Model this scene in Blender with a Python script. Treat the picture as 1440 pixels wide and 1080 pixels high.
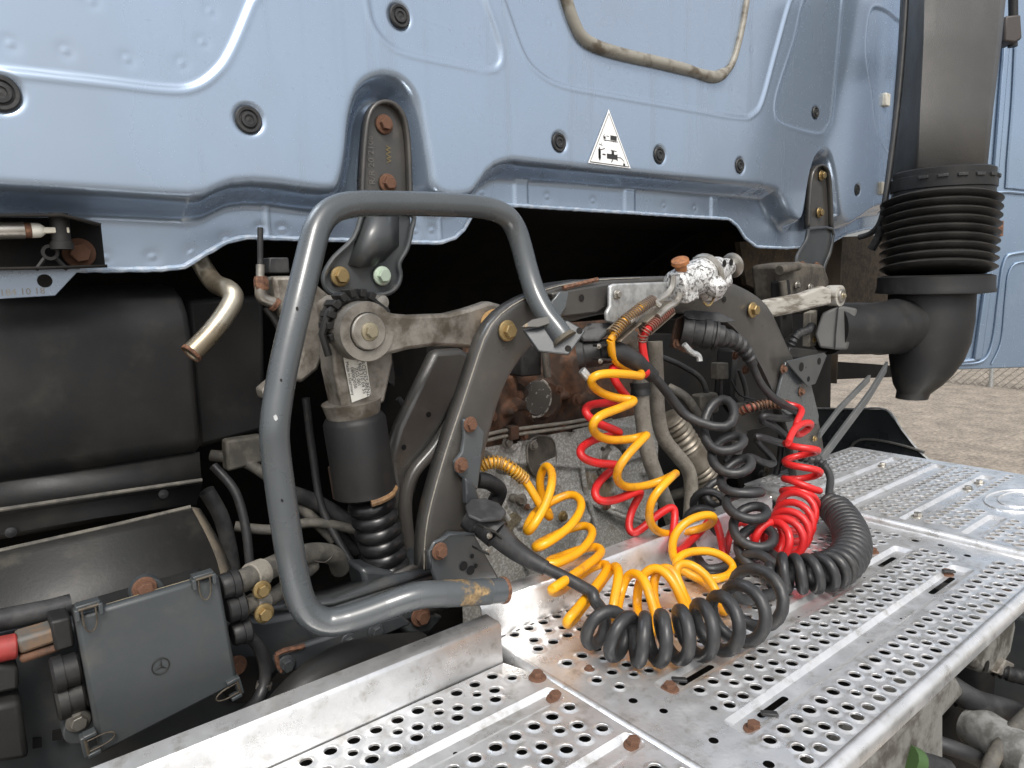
import bpy, bmesh, math, random
import numpy as np
from mathutils import Vector, Matrix
random.seed(7); np.random.seed(7)
for o in list(bpy.data.objects): bpy.data.objects.remove(o)
scn = bpy.context.scene
COL = scn.collection

# ------------------------------------------------------------------ camera
YAW, PITCH, ROLL, FPX = math.radians(51), math.radians(8.2), math.radians(-1.43), 1000.0
CAM = Vector((0, 0, 1.45))
_f = Vector((math.cos(YAW)*math.cos(PITCH), math.sin(YAW)*math.cos(PITCH), -math.sin(PITCH)))
_r0 = Vector((math.sin(YAW), -math.cos(YAW), 0)); _u0 = _r0.cross(_f)
_r = _r0*math.cos(ROLL) + _u0*math.sin(ROLL); _u = -_r0*math.sin(ROLL) + _u0*math.cos(ROLL)
cd = bpy.data.cameras.new('camera'); cam = bpy.data.objects.new('camera', cd); COL.objects.link(cam)
cd.sensor_width = 36; cd.lens = 36*FPX/1440; cd.clip_start = .02; cd.clip_end = 500
mw = Matrix((( _r.x, _u.x, -_f.x, CAM.x), (_r.y, _u.y, -_f.y, CAM.y), (_r.z, _u.z, -_f.z, CAM.z), (0, 0, 0, 1)))
cam.matrix_world = mw
scn.camera = cam

# ------------------------------------------------------------------ sky, sun, exposure
SUN_EL, SUN_AZ = math.radians(52), math.radians(-118)      # azimuth measured from +X towards +Y
w = bpy.data.worlds.new('World'); scn.world = w; w.use_nodes = True
nt = w.node_tree; nt.nodes.clear()
sky = nt.nodes.new('ShaderNodeTexSky'); sky.sky_type = 'NISHITA'; sky.sun_disc = False
sky.sun_elevation = SUN_EL; sky.sun_rotation = math.pi/2 - SUN_AZ
sky.dust_density = 4.0; sky.air_density = 1.0; sky.ozone_density = 1.5
hs = nt.nodes.new('ShaderNodeHueSaturation'); hs.inputs['Saturation'].default_value = .22   # overcast: nearly white sky
bg = nt.nodes.new('ShaderNodeBackground'); bg.inputs['Strength'].default_value = .15
ow = nt.nodes.new('ShaderNodeOutputWorld')
nt.links.new(sky.outputs[0], hs.inputs['Color']); nt.links.new(hs.outputs[0], bg.inputs['Color']); nt.links.new(bg.outputs[0], ow.inputs['Surface'])
sl = bpy.data.lights.new('sun', 'SUN'); sl.energy = 1.5; sl.angle = math.radians(18); sl.color = (1, .95, .88)
sun = bpy.data.objects.new('sun', sl); COL.objects.link(sun)
sd = Vector((math.cos(SUN_EL)*math.cos(SUN_AZ), math.cos(SUN_EL)*math.sin(SUN_AZ), math.sin(SUN_EL)))
sun.rotation_euler = sd.to_track_quat('Z', 'Y').to_euler(); sun.location = (0, -3, 6)
scn.view_settings.view_transform = 'Standard'; scn.view_settings.look = 'None'
scn.view_settings.gamma = 1; scn.view_settings.exposure = .45
scn.view_settings.use_curve_mapping = False

# ------------------------------------------------------------------ measured points -> world
def ray(px, py): return _f + _r*((px-720)/FPX) - _u*((py-540)/FPX)
def P(px, py, Y):                    # point of the photo on the upright plane y = Y
    d = ray(px, py); return CAM + d*((Y-CAM.y)/d.y)
def PX(px, py, X):
    d = ray(px, py); return CAM + d*((X-CAM.x)/d.x)
def PZ(px, py, Z):
    d = ray(px, py); return CAM + d*((Z-CAM.z)/d.z)
def PL(lst, Y): return [P(a, b, Y) for a, b in lst]
def PV(lst): return [P(*t) for t in lst]

# ------------------------------------------------------------------ materials
def mat(name, col, rough=.5, metal=0., col2=None, nscale=8., lo=.4, hi=.65, bump=0., bscale=60., coat=0., rvar=0.,
        rust=0., rustcol=(.17, .065, .025), rscale=9., dust=None, spec=.5, detail=6, stretch=None):
    m = bpy.data.materials.new(name); m.use_nodes = True
    N, L = m.node_tree.nodes, m.node_tree.links
    b = N['Principled BSDF']
    b.inputs['Base Color'].default_value = (*col, 1); b.inputs['Roughness'].default_value = rough
    b.inputs['Metallic'].default_value = metal; b.inputs['Coat Weight'].default_value = coat
    b.inputs['Coat Roughness'].default_value = .12; b.inputs['Specular IOR Level'].default_value = spec
    tc = N.new('ShaderNodeTexCoord'); mp = N.new('ShaderNodeMapping'); L.new(tc.outputs['Object'], mp.inputs[0])
    if stretch: mp.inputs['Scale'].default_value = stretch
    def noise(s, d=detail, off=0.):
        n = N.new('ShaderNodeTexNoise'); n.inputs['Scale'].default_value = s; n.inputs['Detail'].default_value = d
        n.inputs['Roughness'].default_value = .62
        if off:
            q = N.new('ShaderNodeVectorMath'); q.operation = 'ADD'; q.inputs[1].default_value = (off, off*1.7, off*.6)
            L.new(mp.outputs[0], q.inputs[0]); L.new(q.outputs[0], n.inputs['Vector'])
        else: L.new(mp.outputs[0], n.inputs['Vector'])
        return n
    def ramp(src, a, c):
        r = N.new('ShaderNodeMapRange'); r.inputs['From Min'].default_value = a; r.inputs['From Max'].default_value = c
        r.interpolation_type = 'SMOOTHSTEP'
        L.new(src, r.inputs['Value']); return r.outputs[0]
    def mix(fac, a, c):
        x = N.new('ShaderNodeMix'); x.data_type = 'RGBA'
        if isinstance(fac, float): x.inputs[0].default_value = fac
        else: L.new(fac, x.inputs[0])
        if isinstance(a, tuple): x.inputs[6].default_value = (*a, 1)
        else: L.new(a, x.inputs[6])
        if isinstance(c, tuple): x.inputs[7].default_value = (*c, 1)
        else: L.new(c, x.inputs[7])
        return x.outputs[2]
    cur = None
    if col2 is not None:
        n = noise(nscale); cur = mix(ramp(n.outputs[0], lo, hi), col, col2)
    if dust is not None:
        n = noise(nscale*2.7, 8, 5.1); cur = mix(ramp(n.outputs[0], .5, .75), cur if cur else col, dust)
    if rust > 0:
        n = noise(rscale, 9, 11.3); fr = ramp(n.outputs[0], .72-rust*.45, .80-rust*.38)
        n2 = noise(rscale*5, 5, 2.2); rc = mix(ramp(n2.outputs[0], .35, .7), rustcol, tuple(min(1, c*2.6) for c in rustcol))
        cur = mix(fr, cur if cur else col, rc)
        if metal:
            mm = N.new('ShaderNodeMath'); mm.operation = 'MULTIPLY_ADD'; mm.inputs[1].default_value = -metal; mm.inputs[2].default_value = metal
            L.new(fr, mm.inputs[0]); L.new(mm.outputs[0], b.inputs['Metallic'])
    if cur is not None: L.new(cur, b.inputs['Base Color'])
    if rvar:
        n = noise(nscale*1.9, 6, 3.7); r = N.new('ShaderNodeMapRange'); r.inputs['From Min'].default_value = .3; r.inputs['From Max'].default_value = .7
        r.inputs['To Min'].default_value = max(.03, rough-rvar); r.inputs['To Max'].default_value = min(1, rough+rvar)
        L.new(n.outputs[0], r.inputs['Value']); L.new(r.outputs[0], b.inputs['Roughness'])
    if bump:
        n = noise(bscale, 7, .9); bp = N.new('ShaderNodeBump'); bp.inputs['Strength'].default_value = bump; bp.inputs['Distance'].default_value = .004
        L.new(n.outputs[0], bp.inputs['Height']); L.new(bp.outputs[0], b.inputs['Normal'])
    return m

MT = {}
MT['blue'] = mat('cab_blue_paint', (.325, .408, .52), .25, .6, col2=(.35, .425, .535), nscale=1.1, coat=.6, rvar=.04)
def road_film(m):                       # thin grey road film: runs and patches of its own shape over the paint
    N, L = m.node_tree.nodes, m.node_tree.links; b = N['Principled BSDF']; src = b.inputs['Base Color'].links[0].from_socket
    tc = N.new('ShaderNodeTexCoord'); fac = None
    for sc, a, c, k in (((26, 26, 1.6), .54, .82, .22), ((3.2, 3.2, 2.4), .50, .74, .22), ((160, 160, 160), .64, .74, .28)):
        mp = N.new('ShaderNodeMapping'); mp.inputs['Scale'].default_value = sc; n = N.new('ShaderNodeTexNoise'); n.inputs['Scale'].default_value = 1; n.inputs['Detail'].default_value = 7
        L.new(tc.outputs['Object'], mp.inputs[0]); L.new(mp.outputs[0], n.inputs['Vector'])
        r = N.new('ShaderNodeMapRange'); r.inputs['From Min'].default_value = a; r.inputs['From Max'].default_value = c; r.inputs['To Max'].default_value = k; L.new(n.outputs[0], r.inputs['Value'])
        if fac is None: fac = r.outputs[0]
        else:
            q = N.new('ShaderNodeMath'); q.operation = 'MAXIMUM'; L.new(fac, q.inputs[0]); L.new(r.outputs[0], q.inputs[1]); fac = q.outputs[0]
    x = N.new('ShaderNodeMix'); x.data_type = 'RGBA'; L.new(fac, x.inputs[0]); L.new(src, x.inputs[6]); x.inputs[7].default_value = (.21, .225, .235, 1); L.new(x.outputs[2], b.inputs['Base Color'])
    ra = N.new('ShaderNodeMath'); ra.operation = 'MULTIPLY_ADD'; ra.inputs[1].default_value = .6; ra.inputs[2].default_value = .23; L.new(fac, ra.inputs[0]); L.new(ra.outputs[0], b.inputs['Roughness'])
road_film(MT['blue'])
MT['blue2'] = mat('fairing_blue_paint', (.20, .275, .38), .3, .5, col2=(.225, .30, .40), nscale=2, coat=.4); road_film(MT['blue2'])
MT['blue_edge'] = mat('cab_seam_sealer', (.33, .42, .54), .5, .1, col2=(.5, .56, .64), nscale=60, bump=.6, bscale=160)
MT['gasket'] = mat('hatch_weathered_gasket', (.25, .235, .20), .45, 0, col2=(.10, .08, .055), nscale=16, lo=.48, hi=.62, rust=.18, rustcol=(.16, .09, .04), bump=.15, bscale=70)
MT['rubber'] = mat('rubber_black', (.016, .016, .017), .55, 0, col2=(.04, .04, .04), nscale=30, bump=.1, bscale=200)
MT['grey'] = mat('frame_paint_grey', (.036, .041, .045), .34, 0, col2=(.052, .056, .058), nscale=7, rvar=.1, bump=.05, bscale=160, coat=.25, dust=(.070, .066, .060), rust=.05, rscale=14)
MT['rail'] = mat('handrail_grey_paint', (.060, .068, .073), .27, 0, col2=(.072, .079, .083), nscale=9, rvar=.1, coat=.4, bump=.04, bscale=180)
MT['railrust'] = mat('handrail_rusty_band', (.24, .17, .085), .8, 0, col2=(.34, .22, .09), nscale=40, bump=.5, bscale=140)
MT['brown'] = mat('arch_grey_brown_paint', (.046, .044, .041), .36, 0, col2=(.062, .058, .053), nscale=5, rvar=.12, coat=.2, bump=.05, bscale=140, dust=(.078, .071, .062), rust=.04)
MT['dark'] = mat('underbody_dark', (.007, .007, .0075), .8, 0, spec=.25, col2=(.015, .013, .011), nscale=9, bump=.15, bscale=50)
MT['plastic'] = mat('plastic_charcoal', (.013, .013, .0135), .5, 0, spec=.35, col2=(.021, .0205, .0195), nscale=5, rvar=.1, bump=.08, bscale=260, dust=(.030, .0285, .025))
MT['duct'] = mat('duct_grained_plastic', (.052, .051, .048), .42, 0, col2=(.066, .063, .058), nscale=4, rvar=.08, bump=.45, bscale=330)
MT['boxp'] = mat('control_box_plastic', (.037, .043, .046), .46, 0, col2=(.046, .051, .053), nscale=6, rvar=.08, bump=.06, bscale=300, dust=(.062, .062, .058))
MT['alu'] = mat('catwalk_aluminium', (.86, .86, .86), .35, .78, col2=(.74, .74, .735), nscale=14, rvar=.13, bump=.12, bscale=170, dust=(.50, .48, .44))
MT['cast'] = mat('cast_aluminium_dirty', (.27, .25, .22), .5, .45, col2=(.10, .085, .066), nscale=20, lo=.40, hi=.66, bump=.3, bscale=150, rvar=.12)
MT['casting'] = mat('engine_casting_grey', (.34, .33, .30), .6, .15, col2=(.56, .56, .54), nscale=210, lo=.46, hi=.60, bump=.10, bscale=200, dust=None, rust=.34, rustcol=(.085, .066, .043), rscale=8)
MT['galv'] = mat('galvanised_plate', (.50, .51, .51), .45, .6, col2=(.34, .35, .35), nscale=70, bump=.12, bscale=90, dust=(.40, .37, .30))
MT['flaked'] = mat('flaking_aluminium', (.66, .66, .65), .45, .55, col2=(.14, .135, .13), nscale=170, lo=.48, hi=.60, bump=.9, bscale=140)
MT['rust'] = mat('rusty_steel', (.085, .040, .024), .8, 0, col2=(.21, .10, .055), nscale=130, lo=.38, hi=.66, bump=.5, bscale=180)
MT['rustcast'] = mat('rusty_casting', (.052, .032, .022), .8, 0, col2=(.13, .06, .032), nscale=24, lo=.42, hi=.68, bump=.3, bscale=150, dust=(.035, .03, .025))
MT['brass'] = mat('yellow_zinc_bolt', (.40, .30, .14), .42, .75, col2=(.22, .15, .07), nscale=110, lo=.42, hi=.6, bump=.15, bscale=120, rust=.12, rscale=60)
MT['zinc'] = mat('dull_zinc_bolt', (.40, .36, .26), .45, .7, col2=(.24, .20, .13), nscale=90)
MT['darkbolt'] = mat('grimy_bolt', (.09, .075, .055), .6, .4, col2=(.05, .04, .03), nscale=90)
MT['greenbolt'] = mat('green_zinc_bolt', (.42, .52, .42), .4, .5, col2=(.55, .62, .5), nscale=90, bump=.2)
MT['steel'] = mat('dull_steel', (.42, .40, .36), .38, .85, col2=(.27, .25, .22), nscale=30, rvar=.1, bump=.1, bscale=120)
MT['stain'] = mat('stained_steel_pipe', (.46, .42, .34), .33, .8, col2=(.30, .25, .18), nscale=14, rvar=.1, bump=.06, bscale=120, rust=.06, rscale=30)
MT['hose'] = mat('dusty_dark_hose', (.07, .066, .058), .7, 0, col2=(.13, .12, .10), nscale=40, bump=.3, bscale=150)
MT['darkcast'] = mat('dark_dusty_casting', (.11, .098, .08), .7, .2, col2=(.055, .048, .04), nscale=22, bump=.5, bscale=100)
MT['pipe'] = mat('dirty_grey_pipe', (.24, .22, .185), .62, .15, col2=(.32, .295, .25), nscale=50, bump=.3, bscale=150, dust=(.17, .15, .12))
MT['yellow'] = mat('hose_yellow', (.78, .36, .008), .36, 0, col2=(.72, .32, .008), nscale=9, rvar=.12, bump=.06, bscale=120, dust=(.50, .21, .02))
MT['red'] = mat('hose_red', (.60, .018, .018), .38, 0, col2=(.52, .016, .018), nscale=9, rvar=.12, bump=.06, bscale=120, dust=(.38, .022, .02))
MT['cable'] = mat('cable_black', (.021, .0215, .023), .43, 0, col2=(.033, .033, .034), nscale=14, rvar=.1, bump=.08, bscale=200, dust=(.046, .044, .041))
MT['bush'] = mat('orange_bush', (.45, .27, .10), .5, 0, col2=(.3, .17, .07), nscale=60)
MT['white'] = mat('white_plastic', (.72, .70, .62), .45, 0, col2=(.6, .56, .45), nscale=40)
MT['paper'] = mat('sticker_white', (.85, .85, .84), .4)
MT['ink'] = mat('sticker_ink', (.03, .03, .03), .5)
MT['plate'] = mat('label_plate', (.74, .73, .68), .35, .2, col2=(.6, .58, .52), nscale=50)
MT['ground'] = None

# ------------------------------------------------------------------ mesh builder
def perp(d):
    d = d.normalized(); a = Vector((0, 0, 1)) if abs(d.z) < .9 else Vector((1, 0, 0))
    u = d.cross(a).normalized(); return u, d.cross(u).normalized()
def catmull(pts, n=6):
    pts = [Vector(p) for p in pts]; out = []
    for i in range(len(pts)-1):
        p0 = pts[max(i-1, 0)]; p1 = pts[i]; p2 = pts[i+1]; p3 = pts[min(i+2, len(pts)-1)]
        for k in range(n):
            t = k/n; t2 = t*t; t3 = t2*t
            out.append(.5*((2*p1)+(p2-p0)*t+(2*p0-5*p1+4*p2-p3)*t2+(3*p1-p0-3*p2+p3)*t3))
    out.append(pts[-1]); return out
def smooth(pts, it=2):
    pts = [Vector(p) for p in pts]
    for _ in range(it):
        pts = [pts[0]]+[(pts[i-1]+2*pts[i]+pts[i+1])/4 for i in range(1, len(pts)-1)]+[pts[-1]]
    return pts
class MB:
    def __init__(s): s.v = []; s.f = []
    def add(s, vs, fs):
        n = len(s.v); s.v += [Vector(v) for v in vs]; s.f += [tuple(i+n for i in f) for f in fs]; return s
    def tube(s, path, r, seg=12, caps=True):
        path = [Vector(p) for p in path]; q = [path[0]]; 
        for p in path[1:]:
            if (p-q[-1]).length > 1e-5: q.append(p)
        path = q; n = len(path); rr = r if hasattr(r, '__len__') else [r]*n
        if len(rr) != n: rr = [rr[min(int(i*len(rr)/n), len(rr)-1)] for i in range(n)]
        t = (path[1]-path[0]).normalized(); u, v = perp(t); vs = []
        for i in range(n):
            tn = (path[min(i+1, n-1)]-path[max(i-1, 0)])
            if tn.length < 1e-9: tn = t
            tn.normalize(); u = (u-tn*u.dot(tn))
            if u.length < 1e-6: u = perp(tn)[0]
            u.normalize(); v = tn.cross(u)
            for k in range(seg):
                a = 2*math.pi*k/seg; vs.append(path[i]+(u*math.cos(a)+v*math.sin(a))*rr[i])
        fs = [(i*seg+k, i*seg+(k+1) % seg, (i+1)*seg+(k+1) % seg, (i+1)*seg+k) for i in range(n-1) for k in range(seg)]
        if caps: fs += [tuple(range(seg-1, -1, -1)), tuple((n-1)*seg+k for k in range(seg))]
        return s.add(vs, fs)
    def lathe(s, prof, o, axis, seg=24, closed=False):     # prof: (radius, distance along axis)
        o = Vector(o); ax = Vector(axis).normalized(); u, v = perp(ax); vs = []
        for r, h in prof:
            for k in range(seg):
                a = 2*math.pi*k/seg; vs.append(o+ax*h+(u*math.cos(a)+v*math.sin(a))*r)
        n = len(prof); fs = []
        for i in range(n-1 if not closed else n):
            j = (i+1) % n
            fs += [(i*seg+k, i*seg+(k+1) % seg, j*seg+(k+1) % seg, j*seg+k) for k in range(seg)]
        if not closed:
            if prof[0][0] > 1e-6: fs.append(tuple(range(seg-1, -1, -1)))
            if prof[-1][0] > 1e-6: fs.append(tuple((n-1)*seg+k for k in range(seg)))
        return s.add(vs, fs)
    def prism(s, pts, d):                                  # planar outline pushed along d
        pts = [Vector(p) for p in pts]; d = Vector(d); n = len(pts)
        return s.add(pts+[p+d for p in pts], [tuple(range(n)), tuple(range(2*n-1, n-1, -1))]+[(i, i+n, (i+1) % n+n, (i+1) % n) for i in range(n)])
    def box(s, c, ex, ey, ez):                             # centre and three half-extent vectors
        c = Vector(c); ex, ey, ez = Vector(ex), Vector(ey), Vector(ez)
        vs = [c+ex*a+ey*b+ez*e for a in (-1, 1) for b in (-1, 1) for e in (-1, 1)]
        return s.add(vs, [(0, 1, 3, 2), (4, 6, 7, 5), (0, 4, 5, 1), (2, 3, 7, 6), (0, 2, 6, 4), (1, 5, 7, 3)])
    def abox(s, x0, x1, y0, y1, z0, z1):
        return s.box(((x0+x1)/2, (y0+y1)/2, (z0+z1)/2), ((x1-x0)/2, 0, 0), (0, (y1-y0)/2, 0), (0, 0, (z1-z0)/2))
    def ribbon(s, path, wdir, half, nrm, th):              # flat bar that follows a path
        path = [Vector(p) for p in path]; wd = Vector(wdir).normalized()*half; nn = Vector(nrm).normalized()*th; n = len(path); vs = []
        for p in path: vs += [p-wd-nn, p+wd-nn, p+wd+nn, p-wd+nn]
        fs = [(i*4+k, i*4+(k+1) % 4, (i+1)*4+(k+1) % 4, (i+1)*4+k) for i in range(n-1) for k in range(4)]
        return s.add(vs, fs+[(3, 2, 1, 0), tuple((n-1)*4+k for k in range(4))])
    def sheet(s, rows):                                    # quad sheet from rows of points
        m = len(rows[0]); vs = [p for r in rows for p in r]
        return s.add(vs, [(i*m+k, i*m+k+1, (i+1)*m+k+1, (i+1)*m+k) for i in range(len(rows)-1) for k in range(m-1)])

def finish(me, sharp=38, recalc=True):
    if recalc:
        bm = bmesh.new(); bm.from_mesh(me); bmesh.ops.recalc_face_normals(bm, faces=bm.faces); bm.to_mesh(me); bm.free()
    me.polygons.foreach_set('use_smooth', [True]*len(me.polygons))
    me.set_sharp_from_angle(angle=math.radians(sharp)); me.update()
def mesh_obj(name, mb, m, parent=None, sharp=38, bevel=0., solid=0.):
    o0 = Vector(parent['_o']) if parent is not None else Vector()
    me = bpy.data.meshes.new(name); me.from_pydata([v-o0 for v in mb.v], [], mb.f); finish(me, sharp)
    me.materials.append(MT[m] if isinstance(m, str) else m)
    o = bpy.data.objects.new(name, me); COL.objects.link(o)
    if parent is not None: o.parent = parent
    if solid:
        md = o.modifiers.new('thickness', 'SOLIDIFY'); md.thickness = solid; md.offset = 0
    if bevel:
        md = o.modifiers.new('edge', 'BEVEL'); md.width = bevel; md.segments = 2; md.limit_method = 'ANGLE'; md.angle_limit = math.radians(40)
    o['_o'] = list(o0)
    return o
def thing(name, label, cat, base, group=None):
    o = bpy.data.objects.new(name, None); COL.objects.link(o); o.location = base; o.empty_display_size = .05
    o['_o'] = list(base); o['label'] = label; o['category'] = cat
    if group: o['group'] = group
    return o
def tag(o, label, cat, group=None, kind=None):
    if kind: o['kind'] = kind
    if label: o['label'] = label
    if cat: o['category'] = cat
    if group: o['group'] = group
    return o

# shared bolt meshes, radius 1, axis +Z
def bolt_mesh():
    b = MB(); b.lathe([(1., 0), (1., .10), (.94, .20), (.80, .25)], (0, 0, 0), (0, 0, 1), 20)
    hexr = [(.66, .22), (.66, .70), (.60, .78)]
    b.lathe(hexr, (0, 0, 0), (0, 0, 1), 6)
    me = bpy.data.meshes.new('bolt'); me.from_pydata(b.v, [], b.f); finish(me, 30); return me
_bm = {}
def bolt(parent, pos, axis, r, m='rust', name='bolt', spin=None):
    if m not in _bm:
        me = bolt_mesh(); me.materials.append(MT[m]); _bm[m] = me
    o = bpy.data.objects.new(name, _bm[m]); COL.objects.link(o); o.parent = parent
    o.location = Vector(pos)-Vector(parent['_o']); q = Vector(axis).to_track_quat('Z', 'Y')
    o.rotation_mode = 'QUATERNION'; o.rotation_quaternion = q @ Matrix.Rotation(random.random()*6 if spin is None else spin, 3, 'Z').to_quaternion()
    o.scale = (r, r, r); return o
BACK = Vector((0, -1, 0))      # towards the rear of the truck, where the camera stands

def perforated(name, outer, holes, z, th, m, parent, extra=None, sharp=30):
    """flat plate with real holes: outline and hole loops in x,y"""
    from mathutils.geometry import delaunay_2d_cdt
    v2 = []; ed = []; own = []
    for li, lp in enumerate([outer]+holes):
        n = len(v2); own += [li]*len(lp); v2 += [Vector((p[0], p[1])) for p in lp]; ed += [(n+i, n+(i+1) % len(lp)) for i in range(len(lp))]
    cv, _, cf, ov_ = delaunay_2d_cdt(v2, ed, [], 1, 1e-6)[:4]
    oi = [own[o[0]] if len(o) else -1 for o in ov_]
    vs = [Vector((v.x, v.y, z)) for v in cv]; fs = [tuple(f) for f in cf if not (oi[f[0]] > 0 and all(oi[k] == oi[f[0]] for k in f))]
    b = MB(); b.add(vs, fs)
    if extra: b.add(extra.v, extra.f)
    o0 = Vector(parent['_o']); me = bpy.data.meshes.new(name); me.from_pydata([v-o0 for v in b.v], [], b.f); finish(me, sharp, False)
    me.materials.append(MT[m]); o = bpy.data.objects.new(name, me); COL.objects.link(o); o.parent = parent; o['_o'] = list(o0)
    return o
def circ(x, y, r, n=14, ex=1.): return [(x+r*ex*math.cos(2*math.pi*k/n), y+r*math.sin(2*math.pi*k/n)) for k in range(n)]
def rrect(x0, x1, y0, y1, r, n=4):
    out = []
    for cx, cy, a0 in ((x1-r, y1-r, 0), (x0+r, y1-r, 90), (x0+r, y0+r, 180), (x1-r, y0+r, 270)):
        for k in range(n+1):
            a = math.radians(a0+90*k/n); out.append((cx+r*math.cos(a), cy+r*math.sin(a)))
    return out
def text_mesh(name, s, size, o, ex, ey, m, parent, depth=.0003, align='CENTER'):
    cu = bpy.data.curves.new('t', 'FONT'); cu.body = s; cu.size = size; cu.align_x = align; cu.align_y = 'CENTER'; cu.resolution_u = 2
    ob = bpy.data.objects.new('t', cu); COL.objects.link(ob); dg = bpy.context.evaluated_depsgraph_get()
    me0 = bpy.data.meshes.new_from_object(ob.evaluated_get(dg)); ex = Vector(ex).normalized(); ey = Vector(ey).normalized(); nz = ex.cross(ey)
    b = MB(); b.add([Vector(o)+ex*v.co.x+ey*v.co.y+nz*depth for v in me0.vertices], [tuple(p.vertices) for p in me0.polygons])
    bpy.data.objects.remove(ob); bpy.data.curves.remove(cu); bpy.data.meshes.remove(me0)
    return mesh_obj(name, b, m, parent)
# ================================================================== ground and far fence
def ground_mat():
    m = bpy.data.materials.new('worn_brick_paving'); m.use_nodes = True; N, L = m.node_tree.nodes, m.node_tree.links; b = N['Principled BSDF']
    tc = N.new('ShaderNodeTexCoord')
    n1 = N.new('ShaderNodeTexNoise'); n1.inputs['Scale'].default_value = 4.5; n1.inputs['Detail'].default_value = 8
    n2 = N.new('ShaderNodeTexNoise'); n2.inputs['Scale'].default_value = 30; n2.inputs['Detail'].default_value = 6; n2.inputs['Roughness'].default_value = .75
    for n in (n1, n2): L.new(tc.outputs['Object'], n.inputs['Vector'])
    r1 = N.new('ShaderNodeValToRGB'); r1.color_ramp.elements[0].position = .3; r1.color_ramp.elements[1].position = .72
    r1.color_ramp.elements[0].color = (.22, .195, .165, 1); r1.color_ramp.elements[1].color = (.40, .36, .305, 1)
    r2 = N.new('ShaderNodeValToRGB'); r2.color_ramp.elements[0].position = .40; r2.color_ramp.elements[1].position = .60
    r2.color_ramp.elements[0].color = (.45, .42, .40, 1); r2.color_ramp.elements[1].color = (1.15, 1.1, 1.05, 1)
    mx = N.new('ShaderNodeMix'); mx.data_type = 'RGBA'; mx.blend_type = 'MULTIPLY'; mx.inputs[0].default_value = .8
    L.new(n1.outputs[0], r1.inputs[0]); L.new(n2.outputs[0], r2.inputs[0]); L.new(r1.outputs[0], mx.inputs[6]); L.new(r2.outputs[0], mx.inputs[7])
    L.new(mx.outputs[2], b.inputs['Base Color']); b.inputs['Roughness'].default_value = .9
    bp = N.new('ShaderNodeBump'); bp.inputs['Strength'].default_value = .5; bp.inputs['Distance'].default_value = .02
    L.new(n2.outputs[0], bp.inputs['Height']); L.new(bp.outputs[0], b.inputs['Normal']); return m
MT['ground'] = ground_mat()
b = MB(); b.add([(-150, -150, 0), (150, -150, 0), (150, 150, 0), (-150, 150, 0)], [(0, 1, 2, 3)])
g = mesh_obj('ground', b, 'ground'); tag(g, 'worn beige brick paving beyond the truck', None, kind='structure')
g['category'] = 'ground'

# ================================================================== truck cab: rear wall as one pressed sheet
YW = 1.10
cab = thing('truck_cab', 'pale metallic blue rear wall of the truck cab filling the top', 'truck cab', (1.0, YW, 1.5))
def xz(lst): return np.array([[p.x, p.z] for p in (P(a, c, YW) for a, c in lst)])
def rounded(poly, n=5):
    c = [Vector((p[0], p[1], 0)) for p in poly]; q = catmull([c[-1]]+c+[c[0], c[1]], n)[n:-n]
    return np.array([[p.x, p.y] for p in q[:-1]])
def sdf(poly, X, Z):
    """signed distance, negative inside"""
    d = np.full(X.shape, 1e9); ins = np.zeros(X.shape, bool); n = len(poly)
    for i in range(n):
        a = poly[i]; c = poly[(i+1) % n]; e = c-a; wx = X-a[0]; wz = Z-a[1]
        t = np.clip((wx*e[0]+wz*e[1])/(e@e+1e-12), 0, 1); d = np.minimum(d, (wx-e[0]*t)**2+(wz-e[1]*t)**2)
        c1 = Z >= a[1]; c2 = Z < c[1]; c3 = e[0]*wz > e[1]*wx
        ins ^= (c1 & c2 & c3) | (~c1 & ~c2 & ~c3)
    return np.where(ins, -1, 1)*np.sqrt(d)
def sstep(x, a, c): t = np.clip((x-a)/(c-a), 0, 1); return t*t*(3-2*t)
low = xz([(-220, 372), (0, 376), (150, 379), (240, 378), (275, 374), (305, 355), (335, 338), (362, 331), (440, 334), (640, 340), (662, 333), (678, 318), (686, 300), (696, 285), (733, 285),
          (900, 296), (1050, 306), (1062, 316), (1072, 333), (1088, 346), (1130, 348), (1176, 345), (1196, 338), (1215, 327), (1245, 320), (1290, 318), (1330, 318)])
rec = xz([(-260, 250), (0, 262), (150, 270), (272, 277), (300, 268), (330, 258), (380, 257), (462, 267), (478, 255), (486, 215), (491, 165), (503, 127), (521, 110), (545, 105), (568, 114), (586, 138),
          (597, 180), (606, 232), (614, 268), (640, 276), (664, 270), (676, 252), (692, 236), (716, 226), (760, 229), (1000, 253), (1083, 262), (1098, 272), (1110, 296), (1122, 308), (1130, 300), (1138, 250), (1147, 220), (1158, 211),
          (1168, 219), (1176, 250), (1183, 300), (1195, 312), (1212, 303), (1232, 290), (1262, 286), (1340, 284), (1340, 700), (-260, 700)])
pan1 = xz([(-240, 72), (0, 95), (140, 110), (235, 121), (272, 118), (300, 100), (322, 70), (352, 0), (400, -120), (-240, -120)])
pan2 = xz([(508, -120), (520, 0), (530, 38), (552, 62), (580, 73), (640, 86), (688, 95), (702, 88), (704, 72), (698, 48), (682, 0), (640, -120)])
pan3 = xz([(690, -60), (712, 0), (738, 72), (760, 100), (792, 117), (850, 129), (960, 149), (1040, 163), (1060, 158), (1072, 140), (1090, 75), (1111, 0), (1140, -90)])
pan4 = xz([(1138, -10), (1118, 60), (1096, 128), (1092, 158), (1102, 173), (1150, 186), (1163, 176), (1170, 150), (1184, 0), (1190, -60)])
pan5 = xz([(1300, 60), (1262, 26), (1236, 12), (1224, 20), (1219, 70), (1226, 120), (1242, 200), (1300, 230)])
x0, x1, ztop = -.30, 3.0, 2.70
xs = np.arange(x0, x1, .0036); nz = 320
zl = np.interp(xs, low[:, 0], low[:, 1])
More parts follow.
